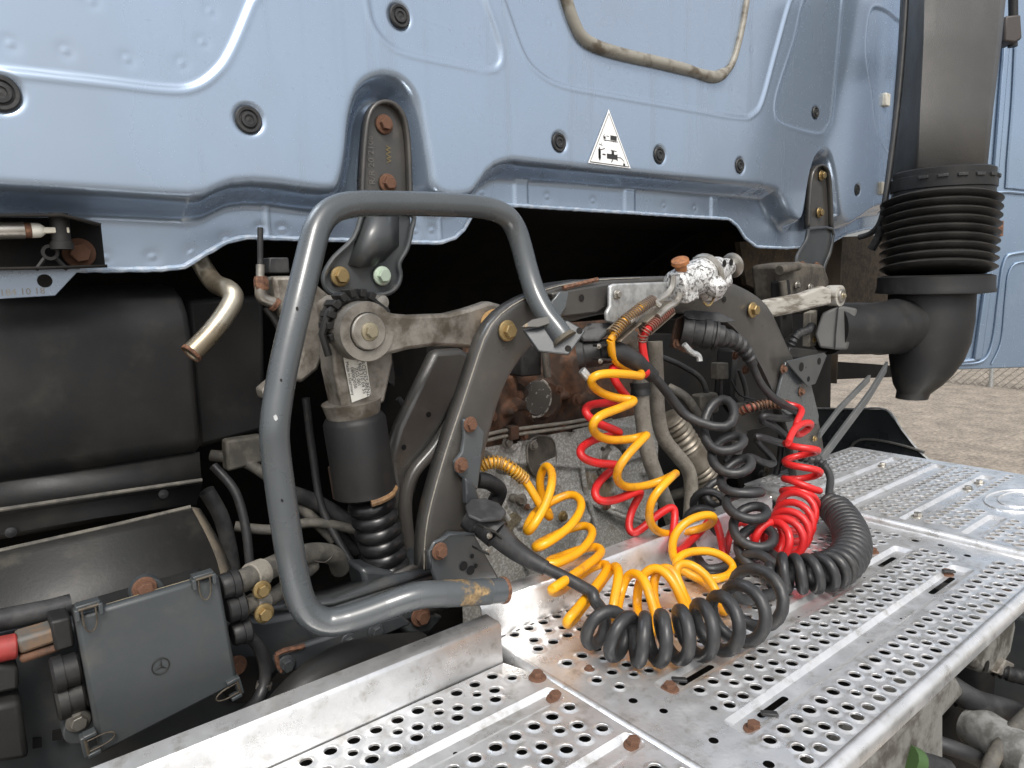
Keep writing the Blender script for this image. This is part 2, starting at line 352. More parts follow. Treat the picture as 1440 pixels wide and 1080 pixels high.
tt = np.linspace(0, 1, nz)**1.12
Xg = np.repeat(xs[:, None], nz, 1); Zg = zl[:, None]+(ztop-zl[:, None])*tt[None, :]
D = np.zeros(Xg.shape)
s = sdf(rounded(rec, 3), Xg, Zg); D += .056*sstep(-s, -.003, .030)
def blur(A_, n):
    for _ in range(n):
        A_ = np.pad(A_, 1, mode='edge'); A_ = (A_[:-2]+2*A_[1:-1]+A_[2:])/4; A_ = (A_[:, :-2]+2*A_[:, 1:-1]+A_[:, 2:])/4
    return A_
D = blur(D, 5)
for pn, dep, wd in ((pan1, .0045, .009), (pan2, .0034, .008), (pan3, .0038, .008), (pan4, .003, .008), (pan5, .005, .011)):
    s = sdf(rounded(pn), Xg, Zg); D += dep*sstep(-s, -wd/2, wd/2); D -= .0009*np.exp(-((s-.007)/.004)**2)
plugs = [(0, 130, .0215), (350, 168, .0195), (563, 22, .0190), (787, 200, .0185), (928, 218, .0185), (1041, 233, .0185), (1148, 158, .0165), (1206, 267, .0165)]
for a, c, r in plugs:
    p = P(a, c, YW); q = np.sqrt((Xg-p.x)**2+(Zg-p.z)**2); D += .0045*(1-sstep(q, r*.95, r*1.28))
for a, c in [(15, 60), (93, 70), (180, 82), (257, 88), (286, 58), (297, 14), (130, 0), (335, 335), (285, 353), (228, 359), (158, 360), (385, 319), (416, 320), (606, 322), (630, 321), (702, 266), (795, 273), (860, 279), (960, 286), (1003, 290), (1060, 299), (1075, 312),
             (884, 100), (775, 32), (940, 130), (1030, 125), (1060, 70), (1058, 36), (990, 120), (858, 95)]:
    p = P(a, c, YW); q = (Xg-p.x)**2+(Zg-p.z)**2; D -= .0018*np.exp(-q/(.0042**2)); D += .0012*np.exp(-q/(.0085**2))
for a, c, wpx in [(757, 268, .018), (911, 281, .018), (1030, 290, .016), (395, 312, .002), (642, 322, .002)]:   # pressed tabs on the lower lip
    p = P(a, c, YW); D -= .004*sstep(wpx-np.abs(Xg-p.x), -.003, .003)*sstep(.028-np.abs(Zg-p.z), -.002, .004)
xe = np.clip(Xg-2.42, 0, 1.2); D += 1.25-np.sqrt(1.25**2-xe**2)
D += .0012*np.sin(Xg*5.1+1)*np.cos(Zg*4.3)            # faint panel waviness
V = np.stack([Xg, YW+D, Zg], -1).reshape(-1, 3)-np.array([1.0, YW, 1.5]); nx = len(xs)
I = (np.arange(nx-1)[:, None]*nz+np.arange(nz-1)[None, :]).reshape(-1)
F = np.stack([I, I+nz, I+nz+1, I+1], -1)
me = bpy.data.meshes.new('rear_wall'); me.vertices.add(len(V)); me.vertices.foreach_set('co', V.astype(np.float32).ravel())
me.loops.add(F.size); me.loops.foreach_set('vertex_index', F.astype(np.int32).ravel()); me.polygons.add(len(F))
me.polygons.foreach_set('loop_start', np.arange(0, F.size, 4, dtype=np.int32)); me.polygons.foreach_set('use_smooth', np.ones(len(F), bool)); me.update(); me.validate()
me.materials.append(MT['blue']); wall = bpy.data.objects.new('rear_wall', me); COL.objects.link(wall); wall.parent = cab
def wall_y(x, z):
    i = int(np.clip(round((x-x0)/.0036), 0, nx-1)); j = int(np.argmin(abs(Zg[i]-z))); return YW+D[i, j]
# sealed lower edge
bead = [Vector((xs[i], YW+D[i, 0]-.001, zl[i]+.001+.0004*math.sin(i*.9))) for i in range(0, nx-60, 3)]
b = MB(); b.tube(bead, [.0042+.0005*math.sin(i*1.7)*math.sin(i*.23) for i in range(len(bead))], 8); mesh_obj('seam_sealer', b, 'blue_edge', cab)
# plugs
for a, c, r in plugs:
    p = P(a, c, YW); b = MB()
    b.lathe([(r, 0), (r*1.02, -.0035), (r*.93, -.0055), (r*.74, -.0052), (r*.66, -.0028), (r*.60, -.0030), (r*.56, -.0062), (r*.36, -.0064), (r*.30, -.0045), (r*.12, -.004), (0.0001, -.0052)], (p.x, YW+.0045, p.z), (0, 1, 0), 28)
    mesh_obj('plug', b, 'rubber', cab)
# hatch moulding (weathered tube let into the wall)
gp = catmull(PL([(780, -60), (796, 0), (806, 30), (818, 52), (840, 66), (880, 78), (925, 88), (965, 98), (1000, 108), (1016, 104), (1030, 88), (1042, 45), (1050, 0), (1060, -60)], YW+.001), 7)
rr = []
for i, p in enumerate(gp):
    k = i/len(gp); rr.append(.0135 if k < .55 else (.011 if k < .58 else (.0145 if k < .70 else .0085-.002*(k-.7))))
for _ in range(4): rr = [rr[0]]+[(rr[i-1]+2*rr[i]+rr[i+1])/4 for i in range(1, len(rr)-1)]+[rr[-1]]
b = MB(); b.tube(gp, rr, 12); mesh_obj('hatch_gasket', b, 'gasket', cab)
# warning sticker
A, B_, C_ = P(855, 154, YW), P(826, 229, YW), P(886, 237, YW)
def st(u, v, lift):        # u along the base, v up to the apex
    q = B_.lerp(C_, u).lerp(A, 0); q = B_+(C_-B_)*u+(A-(B_+C_)*.5)*v; q.y = YW-.0022-lift; return q
b = MB(); b.prism([st(0, 0, 0), st(1, 0, 0), st(.5, 1, 0)], (0, .0004, 0)); stk = mesh_obj('warning_sticker', b, 'paper', cab)
b = MB()
def quad(u0, v0, u1, v1): b.add([st(u0, v0, .0004), st(u1, v0, .0004), st(u1, v1, .0004), st(u0, v1, .0004)], [(0, 1, 2, 3)])
def seg(p, q, wd):
    p, q = Vector(p), Vector(q); d = (q-p).normalized(); n = Vector((-d.y*.55, d.x))*wd
    b.add([st(*(p-n), .0004), st(*(q-n), .0004), st(*(q+n), .0004), st(*(p+n), .0004)], [(0, 1, 2, 3)])
seg((.045, .022), (.955, .022), .008); seg((.045, .022), (.5, .93), .008); seg((.955, .022), (.5, .93), .008)
quad(.52, .46, .67, .545); quad(.36, .465, .41, .51); seg((.36, .51), (.385, .545), .008); seg((.36, .445), (.70, .445), .006); seg((.43, .52), (.49, .52), .006)
quad(.385, .43, .41, .45); quad(.58, .43, .60, .45); quad(.62, .43, .64, .45)
quad(.235, .10, .29, .27); quad(.25, .07, .275, .30); seg((.29, .26), (.39, .295), .008); seg((.25, .36), (.33, .34), .006); seg((.31, .39), (.31, .34), .006)
seg((.33, .185), (.40, .185), .012); quad(.43, .12, .66, .21); quad(.54, .20, .60, .27); seg((.52, .28), (.66, .27), .008); quad(.66, .10, .68, .22); seg((.53, .06), (.57, .12), .014)
seg((.68, .165), (.76, .165), .008); seg((.76, .165), (.83, .12), .008); seg((.83, .12), (.84, .03), .008); quad(.81, .03, .86, .07)
mesh_obj('pictogram', b, 'ink', stk)
# white cable clips near the corner
for a, c, w_, h_ in ((1244, 141, .016, .020), (1239, 265, .022, .020), (1246, 263, .010, .012)):
    p = P(a, c, YW); yy = wall_y(p.x, p.z); p = P(a, c, yy); b = MB(); b.abox(p.x-w_, p.x+w_, yy-.012, yy+.004, p.z-h_, p.z+h_); mesh_obj('cable_clip', b, 'white', cab, bevel=.003)
# dark cab underside, with panels added to keep light out
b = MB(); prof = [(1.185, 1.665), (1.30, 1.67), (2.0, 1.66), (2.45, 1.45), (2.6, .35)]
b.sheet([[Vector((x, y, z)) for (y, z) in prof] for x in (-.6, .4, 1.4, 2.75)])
mesh_obj('floor_and_front_block', b, 'dark', cab, solid=.02)  # floor carried down at the front, an added block against leaking light
b = MB(); b.add([(-.6, 1.2, 1.5), (-.6, 2.6, 1.5), (-.6, 2.6, .2), (-.6, 1.2, .2)], [(0, 1, 2, 3)]); mesh_obj('light_block_panel', b, 'dark', cab, solid=.01)  # unseen panel added to close the left side and keep it dark
b = MB(); b.add([(2.74, 1.35, 1.75), (2.74, 2.7, 1.75), (2.74, 2.7, 1.02), (2.74, 1.35, 1.02)], [(0, 1, 2, 3)]); mesh_obj('light_block_panel', b, mat('muddy_block_panel', (.085, .064, .045), .9, 0, col2=(.04, .032, .025), nscale=9, bump=.5, bscale=50), cab, solid=.01)  # mud-coloured panel added to shut out the sky on the right
# ================================================================== side fairing behind the air intake
fair = thing('side_fairing', 'pale blue pressed side panel behind the black air intake at right', 'panel', (2.75, .9, 1.3))
FX = P(1395, 300, .90); fdir = Vector((_r.x, _r.y, 0)).normalized(); fn = Vector((fdir.y, -fdir.x, 0)); fn = fn if fn.dot(CAM-FX) > 0 else -fn
def FP(px, py, off=0.):
    o = FX+fn*off; d = ray(px, py); t = (o-CAM).dot(fn)/d.dot(fn); return CAM+d*t
def flat_panel(lst, off, th, nm, m, parent, bev=.004):
    q = [FP(a, c, off) for a, c in lst]; bb = MB(); bb.prism(q, -fn*th); return mesh_obj(nm, bb, m, parent, bevel=bev)
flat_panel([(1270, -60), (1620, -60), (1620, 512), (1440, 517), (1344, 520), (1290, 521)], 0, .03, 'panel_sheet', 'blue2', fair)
def frame(lst, wd, off, nm):
    q = [FP(a, c, off) for a, c in lst]; bb = MB(); bb.tube(catmull(q, 4), wd, 8); return mesh_obj(nm, bb, 'blue2', fair)
flat_panel([(1414, 30), (1424, 30), (1404, 265), (1396, 268), (1396, 262)], .012, .014, 'raised_rib', 'blue2', fair, .005)
flat_panel([(1392, 355), (1402, 352), (1382, 505), (1370, 508), (1371, 500)], .014, .016, 'raised_rib', 'blue2', fair, .005)
frame([(1396, 272), (1415, 270), (1440, 272), (1500, 276)], .006, .002, 'pressed_bead'); frame([(1429, 30), (1424, 140), (1416, 250), (1424, 264), (1500, 268)], .005, .003, 'pressed_bead')
frame([(1500, 350), (1430, 356), (1412, 368), (1404, 420), (1396, 480), (1382, 507), (1350, 512), (1330, 513)], .006, .002, 'pressed_bead')
frame([(1500, 368), (1440, 368), (1420, 380), (1414, 420), (1408, 480), (1394, 512)], .004, .002, 'pressed_bead')
frame([(1371, 506), (1340, 510), (1320, 512)], .007, .006, 'pressed_bead')
flat_panel([(1394, 312), (1412, 310), (1411, 332), (1396, 332)], .012, .014, 'rusty_hinge', 'rust', fair, .002)
# ================================================================== catwalk plates
ZD = .95
def collar(bb, x, y, z, r, h=.0016):
    prof = [(r*.99, -.0012), (r*1.0, h*.7), (r*1.10, h), (r*1.30, h*.72), (r*1.55, h*.25), (r*1.8, .0001)]
    vs = []; seg_ = 12
    for rr_, hh in prof:
        for k in range(seg_):
            a = 2*math.pi*k/seg_; vs.append((x+rr_*math.cos(a), y+rr_*math.sin(a), z+hh))
    bb.add(vs, [(i*seg_+k, i*seg_+(k+1) % seg_, (i+1)*seg_+(k+1) % seg_, (i+1)*seg_+k) for i in range(len(prof)-1) for k in range(seg_)])
def rows(xa, xb, ys, pitch=.0277, ph=0.):
    """three rows of punched holes, the middle one at half size steps"""
    out = []
    n = int((xb-xa)/pitch)
    for j, y in enumerate(ys):
        for i in range(n+1):
            x = xa+i*pitch+(pitch*.5 if j % 2 else 0)+ph*j
            if x > xb: continue
            if j % 2: out.append((x+(.003 if i % 2 else -.003), y+(.0035 if i % 2 else -.0035), .0060 if i % 2 else .0068))
            else: out.append((x, y, .0073))
    return out
def pan_channel(bb, x0_, x1_, y0_, y1_, z, dep=.006, sl=.010):
    o = rrect(x0_, x1_, y0_, y1_, .008); i_ = rrect(x0_+sl, x1_-sl, y0_+sl, y1_-sl*.7, .005); n = len(o)
    bb.add([(*p, z) for p in o]+[(*p, z-dep) for p in i_], [(k, (k+1) % n, n+(k+1) % n, n+k) for k in range(n)])
    return o, i_
def plate(label, xa, xb, ya, yb, z, strips, channels, singles=(), skip=None, flange=None, skirt=(.0, .0), slots=(), outer=None, rolled=None):
    t = thing('catwalk_plate', label, 'catwalk plate', ((xa+xb)/2, (ya+yb)/2, z))
    ex = MB(); holes = []
    for h in strips:
        for (x, y, r) in h:
            if skip and skip(x, y): continue
            r *= random.uniform(.95, 1.04); holes.append(circ(x, y, r, 12)); collar(ex, x, y, z, r)
    for (x, y, r) in singles: holes.append(circ(x, y, r, 12))
    floors = []
    for (cx0, cx1, cy0, cy1) in channels:
        o, i_ = pan_channel(ex, cx0, cx1, cy0, cy1, z); holes.append(o); floors.append((i_, cy0, cy1, cx0, cx1))
    out = outer or rrect(xa, xb, ya, yb, .012)
    perforated('deck_sheet', out, holes, z, .0012, 'alu', t, ex)
    for (i_, cy0, cy1, cx0, cx1) in floors:
        hs_ = [s_ for s_ in slots if cy0 < s_[1] < cy1 and cx0 < s_[0] < cx1]
        hl = [rrect(s_[0]-s_[2], s_[0]+s_[2], s_[1]-.0045, s_[1]+.0045, .0044) for s_ in hs_]
        hl += [circ(x, (cy0+cy1)/2-.006, .003, 8) for x in np.arange(cx0+.1, cx1-.06, .105) if all(abs(x-s_[0]) > s_[2]+.02 for s_ in hs_)]
        perforated('channel_floor', i_, hl, z-.006, .002, 'alu', t)
    return t
# --- middle plate
xm0, xm1 = .566, 1.425
chan_m = [(.645, 1.335, .500, .536), (.645, 1.315, .398, .434)]
mid = plate('perforated aluminium catwalk plate in the middle under the coiled hoses', xm0, xm1, .322, .752, ZD,
    [rows(.596, 1.40, (.745, .718, .693)), rows(.60, 1.40, (.640, .613, .586, .561)), rows(.678, 1.36, (.4885, .466, .446)), rows(.655, 1.40, (.380, .357, .338))],
    chan_m, singles=[(.601, .527, .0055), (.612, .49, .005), (.66, .455, .0045), (1.375, .43, .006), (1.385, .52, .006), (1.395, .48, .0055), (.61, .42, .0055), (.62, .36, .006)],
    slots=[(.712, .517, .034), (.722, .416, .030), (1.225, .416, .046), (1.26, .517, .03)],
    outer=[(.566, .345), (.566, .752), (1.29, .752), (1.29, .80), (1.425, .80), (1.425, .345), (1.40, .322), (.59, .322)])
# standing rear flange, rolled left edge and front skirt of the middle plate
def lip(parent, path, m='alu', th=.003, nm='flange'):          # path of (x,y,z) rows, swept as sheet rows
    b = MB(); b.sheet(path); return mesh_obj(nm, b, m, parent, solid=th, bevel=0)
zt = 1.004
lip(mid, [[Vector((x, .755, ZD-.004)), Vector((x, .755, ZD+.004)), Vector((x, .757, zt-.004)), Vector((x, .760, zt)), Vector((x, .788, zt+.001)), Vector((x, .790, zt-.006))] for x in (.548, .8, 1.1, 1.285)], nm='rear_flange')
b = MB(); b.add([Vector((1.285, .757, ZD)), Vector((1.285, .788, ZD)), Vector((1.285, .788, zt)), Vector((1.285, .757, zt))], [(0, 1, 2, 3)]); mesh_obj('flange_end', b, 'alu', mid, solid=.003)
def roll(xc, y0, y1, z, sgn, r=.011, drop=.018):               # rolled-over side edge running along y
    pr = [(0, 0)]+[(sgn*r*math.sin(a), -r+r*math.cos(a)) for a in np.linspace(0, math.pi/2, 6)[1:]]+[(sgn*r, -drop)]
    return [[Vector((xc+dx, y, z-.001+dz)) for dx, dz in pr] for y in np.linspace(y0, y1, 8)]
lip(mid, roll(.566, .34, .752, ZD, -1), nm='rolled_edge'); lip(mid, roll(1.425, .345, .79, ZD, 1), nm='rolled_edge')
b = MB(); b.sheet([[Vector((x, .322-dy, ZD-.001+dz)) for dy, dz in ((-.002, 0), (.004, -.001), (.009, -.005), (.011, -.011), (.011, -.019), (.006, -.022))] for x in np.linspace(.585, 1.41, 12)]); mesh_obj('front_skirt', b, 'alu', mid, solid=.003)
def deck_bolt(t, x, y, z, r=.0105, m='rust'): return bolt(t, (x, y, z), (0, 0, 1), r, m)
for x, y in ((.660, .519), (.667, .407)): deck_bolt(mid, x, y, ZD-.006, .0115)
deck_bolt(mid, 1.278, .428, ZD-.006, .011); deck_bolt(mid, 1.272, .547, ZD, .010); deck_bolt(mid, .61, .61, ZD, .007); deck_bolt(mid, 1.35, .66, ZD, .008)
for x, y in ((.670, .517), (.690, .405), (1.268, .424)):           # black plastic slot clips
    b = MB(); b.box((x+.006, y, ZD+.002), (.0025, .003, 0), (-.006, .007, 0), (0, 0, .002)); mesh_obj('slot_clip', b, 'rubber', mid, bevel=.001)
# --- left plate
xl0, xl1 = -.15, .556
left = plate('perforated aluminium catwalk plate at bottom left with tall plain flange', xl0, xl1, .25, .697, ZD,
    [rows(-.02, .548, (.680, .657, .638), ph=.0), rows(.008, .545, (.567, .539, .514)), rows(.0, .55, (.432, .406, .380))],
    [(-.13, .547, .585, .617), (-.13, .552, .462, .494)], singles=[],
    skip=lambda x, y: (x > .50 and .63 < y < .69 and (x > .53 or y < .66)), outer=[(-.15, .25), (-.15, .697), (.538, .697), (.556, .64), (.556, .25)])
lip(left, [[Vector((x, .700, ZD-.004)), Vector((x, .700, ZD+.003)), Vector((x, .702, zt-.004)), Vector((x, .705, zt)), Vector((x, .731, zt+.001)), Vector((x, .733, zt-.006))] for x in (-.15, .1, .3, .538)], nm='rear_flange')
deck_bolt(left, .548, .640, ZD, .0115); deck_bolt(left, .540, .598, ZD-.006, .0115); deck_bolt(left, .545, .477, ZD-.006, .0115)
# --- right plate
xr0, xr1 = 1.448, 1.995
right = plate('perforated aluminium catwalk plate at far right, by the paving', xr0, xr1, .15, .93, ZD+.010,
    [rows(1.50, 1.97, (.905, .88, .855, .83)), rows(1.478, 1.97, (.757, .735, .712)), rows(1.472, 1.97, (.649, .625, .602)), rows(1.484, 1.97, (.535, .511, .489)), rows(1.464, 1.97, (.424, .400, .378)), rows(1.464, 1.97, (.31, .286, .262))],
    [(1.462, 1.955, .772, .802), (1.462, 1.955, .668, .698), (1.462, 1.925, .552, .584), (1.462, 1.615, .438, .472)],
    skip=lambda x, y: (x > 1.63 and .40 < y < .52), singles=[])
b = MB(); ov = [(1.66+.19*(.5-.5*math.cos(a)), .462+.055*math.sin(a)) for a in np.linspace(0, 2*math.pi, 40)]
b.tube([Vector((x, y, ZD+.0105)) for x, y in ov], .0022, 6); b.tube([Vector((1.70+.14*(.5-.5*math.cos(a)), .462+.035*math.sin(a), ZD+.0105)) for a in np.linspace(0, 2*math.pi, 32)], .0018, 6); mesh_obj('pressed_oval', b, 'alu', right)
lip(right, roll(1.448, .16, .92, ZD+.010, -1, .012, .020), nm='rolled_edge')
for x, y in ((1.515, .567), (1.79, .567), (1.86, .787), (1.86, .567)): deck_bolt(right, x, y, ZD+.004, .012, 'steel')
# ================================================================== dark chassis blocks added under the catwalk so its holes look black
ch = thing('chassis_backing', 'dark chassis frame and gearbox added under the catwalk to blacken its holes', 'chassis', (1.0, .6, .6))
b = MB(); b.abox(.05, 1.90, .37, 1.02, .50, .80); mesh_obj('gearbox_backing', b, 'dark', ch, bevel=.03)
b = MB(); b.abox(.50, .57, -.9, .66, .62, .90); mesh_obj('frame_rail', b, 'dark', ch, bevel=.01)
b = MB(); b.abox(1.36, 1.42, -.9, .66, .62, .875); mesh_obj('frame_rail', b, 'grey', ch, bevel=.01)
b = MB(); b.abox(.0, 2.3, 1.0, 2.3, .35, .60); mesh_obj('engine_sump', b, 'dark', ch, bevel=.05)
b = MB(); b.abox(.03, 1.95, .37, .42, .50, .62); mesh_obj('crossmember', b, 'dark', ch, bevel=.015)
b = MB(); b.abox(-.5, .5, .20, .66, .55, .74); mesh_obj('tank_backing', b, 'dark', ch, bevel=.03)

# ================================================================== left: covers, fender, bracket
cov = thing('engine_cover', 'smooth black plastic engine cover under the cab at left', 'cover', (.0, 1.15, 1.2))
zt_ = P(130, 436, 1.15).z; zb_ = P(130, 650, 1.15).z; xe_ = P(277, 540, 1.15).x
prof = [(1.30, zt_+.035), (1.22, zt_+.028), (1.18, zt_+.012), (1.158, zt_-.012), (1.150, zt_-.04), (1.148, (zt_+zb_)/2), (1.150, zb_+.015), (1.16, zb_-.008), (1.19, zb_-.022), (1.26, zb_-.03)]
b = MB(); xs_ = [-.5, -.2, 0, xe_-.012, xe_-.004, xe_, xe_]
b.sheet([[Vector((x, y+(0 if k < 4 else (.003 if k == 4 else (.012 if k == 5 else .1))), z)) for y, z in prof] for k, x in enumerate(xs_)]); mesh_obj('cover_shell', b, 'plastic', cov, sharp=60)
b = MB(); b.prism(PL([(262, 420), (372, 415), (375, 606), (278, 632)], 1.27), (0, .02, 0)); mesh_obj('side_flap', b, 'plastic', cov, bevel=.01)
b = MB(); b.sheet([[P(a, c, y_) for a, c, y_ in row] for row in ([(-60, 672, 1.17), (-60, 700, 1.16), (-60, 728, 1.15)], [(140, 655, 1.17), (140, 676, 1.16), (140, 699, 1.15)], [(280, 636, 1.17), (281, 655, 1.16), (283, 676, 1.15)])]); mesh_obj('lower_skirt', b, 'plastic', cov, solid=.006)
fen = thing('wheel_fender', 'dusty black curved wheel fender under the engine cover at left', 'fender', (.0, 1.08, 1.0))
def frow(l): return [[P(a, c, y_) for a, c, y_ in r] for r in l]
b = MB(); b.sheet(frow([[(-60, 729, 1.12), (-60, 731, 1.13), (-60, 760, 1.13), (-60, 766, 1.14)], [(140, 699, 1.12), (140, 701, 1.13), (140, 726, 1.13), (140, 731, 1.14)], [(284, 676, 1.12), (284, 678, 1.13), (276, 706, 1.13), (276, 711, 1.14)]])); mesh_obj('gutter', b, 'plastic', fen, solid=.006)
b = MB(); b.tube([P(-60, 726, 1.115), P(140, 696, 1.115), P(284, 675, 1.115)], .003, 8); mesh_obj('gutter_rim', b, 'hose', fen)
cols = []
for k, t_ in enumerate(np.linspace(0, 1, 9)):
    y_ = 1.075-.085*math.sin(t_*1.35)
    cols.append((t_, y_))
def fl(t_): return (-60, 789+115*t_)
def fm(t_): return (150+8*t_, 742+113*t_)
def fr(t_): return (268+44*math.sin(t_*1.5), 714+ 118*t_)
b = MB(); b.sheet([[P(*fn_(t_), y_) for t_, y_ in cols] for fn_ in (fl, fm, fr)]); mesh_obj('fender_shell', b, mat('fender_dusty_plastic', (.018, .0178, .017), .5, 0, col2=(.045, .041, .034), nscale=7, lo=.5, hi=.78, bump=.1, bscale=200, dust=(.055, .050, .041)), fen, sharp=70, solid=.006)
b = MB(); b.tube([P(-60, 788, 1.073), P(150, 741, 1.073), P(268, 713, 1.073)], .003, 8); mesh_obj('fender_rim', b, 'hose', fen)
b = MB(); b.sheet([[P(*fr(t_), y_), P(fr(t_)[0]+12+8*t_, fr(t_)[1]+2, y_+.02)] for t_, y_ in cols]); mesh_obj('fender_end', b, mat('fender_mud', (.12, .098, .07), .85, 0, col2=(.07, .06, .048), nscale=40, bump=.4), fen, solid=.004)
for a, c in ((15, 748), (229, 694)):
    b = MB(); p = P(a, c, 1.128); b.lathe([(.007, 0), (.007, -.004), (.001, -.006)], p, (0, 1, 0), 16); mesh_obj('clip', b, 'rubber', fen)
b = MB(); b.tube(catmull(PV([(290, 690, 1.2), (312, 730, 1.2), (326, 790, 1.2), (330, 850, 1.2)]), 6), .013, 12); mesh_obj('edge_hose', b, 'rubber', fen)
# torsion rod bracket under the cab lip, top left
tb = thing('gas_strut_bracket', 'dark channel with a grey rod end and rusty bolt at top left', 'bracket', P(60, 340, 1.09))
b = MB(); b.prism(PL([(-60, 306), (88, 306), (142, 317), (148, 374), (-60, 378)], 1.115), (0, .004, 0)); mesh_obj('channel_back', b, 'dark', tb)
b = MB(); b.sheet([[P(a, c, 1.115), P(a, c+1, 1.055)] for a, c in ((-60, 303), (88, 302), (142, 316))]); mesh_obj('channel_top', b, 'dark', tb, solid=.004)
b = MB(); b.sheet([[P(a, c, 1.115), P(a, c, 1.06)] for a, c in ((-60, 379), (60, 377), (151, 374))]); mesh_obj('channel_bottom', b, 'dark', tb, solid=.004)
b = MB(); b.tube([P(-60, 325, 1.075), P(34, 324, 1.075)], .0105, 14); mesh_obj('rod', b, 'steel', tb)
b = MB(); b.tube([P(34, 324, 1.075), P(38, 324, 1.075), P(44, 324, 1.075)], .0095, 14); mesh_obj('rubber_ring', b, 'rust', tb)
b = MB(); b.tube([P(42, 324, 1.075), P(56, 324, 1.075), P(64, 324, 1.075)], [.0095, .009, .0045], 14); b.ribbon([P(60, 324, 1.075), P(78, 324, 1.075), P(97, 324, 1.075)], (0, 0, 1), .0036, (0, 1, 0), .006); mesh_obj('rod_end', b, 'white', tb, bevel=.001)
b = MB(); q = P(82, 300, 1.078); b.lathe([(.011, 0), (.011, -.035), (.013, -.036), (.013, -.045)], q, (0, 0, 1), 18); mesh_obj('clevis', b, 'plastic', tb)
b = MB(); q = P(70, 355, 1.085); b.lathe([(.010, -.004), (.010, .004), (.006, .004), (.006, -.004)], q, (0, 1, 0), 16, closed=True)
for dx in (-1, 1): b.tube([q+Vector((dx*.006, 0, -.007)), q+Vector((dx*.017, 0, -.022))], .0028, 6)
mesh_obj('web', b, 'plastic', tb)
bolt(tb, P(111, 356, 1.112), BACK, .020, 'rust')
b = MB(); b.prism(PL([(-60, 378), (114, 377), (78, 416), (-60, 424)], 1.10), (0, .004, 0)); pl_ = mesh_obj('white_plate', b, 'blue', tb, bevel=.001)
b = MB(); b.lathe([(.0085, 0), (.0001, -.0002)], P(63, 395, 1.0995), (0, 1, 0), 20); mesh_obj('plate_hole', b, 'dark', pl_)
text_mesh('stamped_number', '01184 10 18', .012, P(24, 411, 1.0992), P(60, 409, 1.099)-P(0, 412, 1.099), (0, 0, 1), 'steel', pl_, .0002)
# drain pipe
dp = thing('drain_pipe', 'bare bent metal drain pipe hanging below the cab seam at left', 'pipe', P(300, 440, 1.05))
b = MB(); path = catmull(PV([(262, 330, 1.20), (286, 376, 1.19), (302, 398, 1.16), (322, 408, 1.10), (328, 420, 1.085), (318, 440, 1.08), (297, 468, 1.075), (268, 498, 1.07)]), 8)
b.tube(path, .0140, 18, caps=False); mesh_obj('pipe_tube', b, 'stain', dp, solid=.0015)
b = MB(); d_ = (path[-1]-path[-4]).normalized(); b.tube([path[-1]-d_*.004, path[-1]+d_*.001], .0148, 18, caps=False); mesh_obj('rusty_rim', b, 'rust', dp, solid=.002)
# air line elbow and levelling valve body
af = thing('air_fitting', 'brass and steel elbow air fitting left of the handrail', 'pipe fitting', P(375, 400, 1.05))
b = MB(); b.tube(PV([(366, 320, 1.06), (366, 372, 1.06)]), .0042, 10); mesh_obj('air_line', b, 'rubber', af)
b = MB(); b.tube(PV([(366, 372, 1.06), (366, 392, 1.06)]), .0062, 12); mesh_obj('sleeve', b, 'steel', af)
b = MB(); q = P(367, 398, 1.06); b.lathe([(.0095, -.010), (.0105, -.008), (.0105, .004), (.0085, .010)], q, (0, 0, 1), 6); mesh_obj('union_nut', b, 'rust', af)
b = MB(); b.tube(catmull(PV([(367, 402, 1.06), (367, 415, 1.06), (372, 421, 1.06), (386, 426, 1.06)]), 5), .0088, 14); mesh_obj('elbow', b, 'steel', af)
b = MB(); b.tube(PV([(384, 425, 1.06), (389, 428, 1.06)]), .0125, 14); mesh_obj('copper_washer', b, 'rust', af)
vb = thing('levelling_valve', 'grey cast valve body behind the upright of the handrail', 'valve', P(410, 430, 1.1))
b = MB(); b.prism(PL([(384, 388), (432, 388), (470, 420), (468, 470), (448, 520), (424, 540), (412, 532), (424, 496), (402, 455), (390, 430)], 1.05), (0, .05, 0)); mesh_obj('valve_body', b, 'cast', vb, bevel=.006)
b = MB(); b.prism(PL([(379, 362), (406, 362), (408, 384), (378, 384)], 1.07), (0, .03, 0)); mesh_obj('connector', b, 'rubber', vb, bevel=.002)
b = MB(); b.tube(catmull(PV([(374, 432, 1.07), (390, 455, 1.07), (398, 480, 1.08)]), 5), .006, 8); mesh_obj('lever', b, 'plastic', vb)
b = MB(); b.prism(PL([(368, 548), (386, 533), (388, 560), (372, 562)], 1.06), (0, .03, 0)); mesh_obj('foot', b, 'cast', vb, bevel=.003)

# ================================================================== lower left: painted bracket, control box
cb = thing('frame_bracket', 'dark grey painted frame bracket carrying the control box', 'bracket', P(250, 950, .92))
b = MB(); b.prism(PL([(-60, 905), (105, 872), (345, 862), (375, 866), (470, 848), (560, 812), (625, 800), (640, 858), (560, 884), (470, 918), (395, 948), (352, 1000), (330, 1110), (-60, 1110)], .90), (0, .03, 0)); mesh_obj('pressed_plate', b, 'grey', cb, bevel=.012)
b = MB(); b.sheet([[P(345, 862, .90), P(348, 857, .95), P(350, 855, 1.0)], [P(470, 848, .90), P(462, 838, .95), P(455, 832, 1.0)], [P(625, 800, .90), P(612, 792, .95), P(600, 788, 1.0)]]); mesh_obj('top_web', b, 'grey', cb, solid=.006)
for a, c in ((52, 1046), (80, 1035)):
    b = MB(); b.prism(PL([(a-6, c-6), (a+7, c-8), (a+7, c+5), (a-6, c+7)], .886), (0, .004, 0)); mesh_obj('square_hole', b, 'dark', cb)
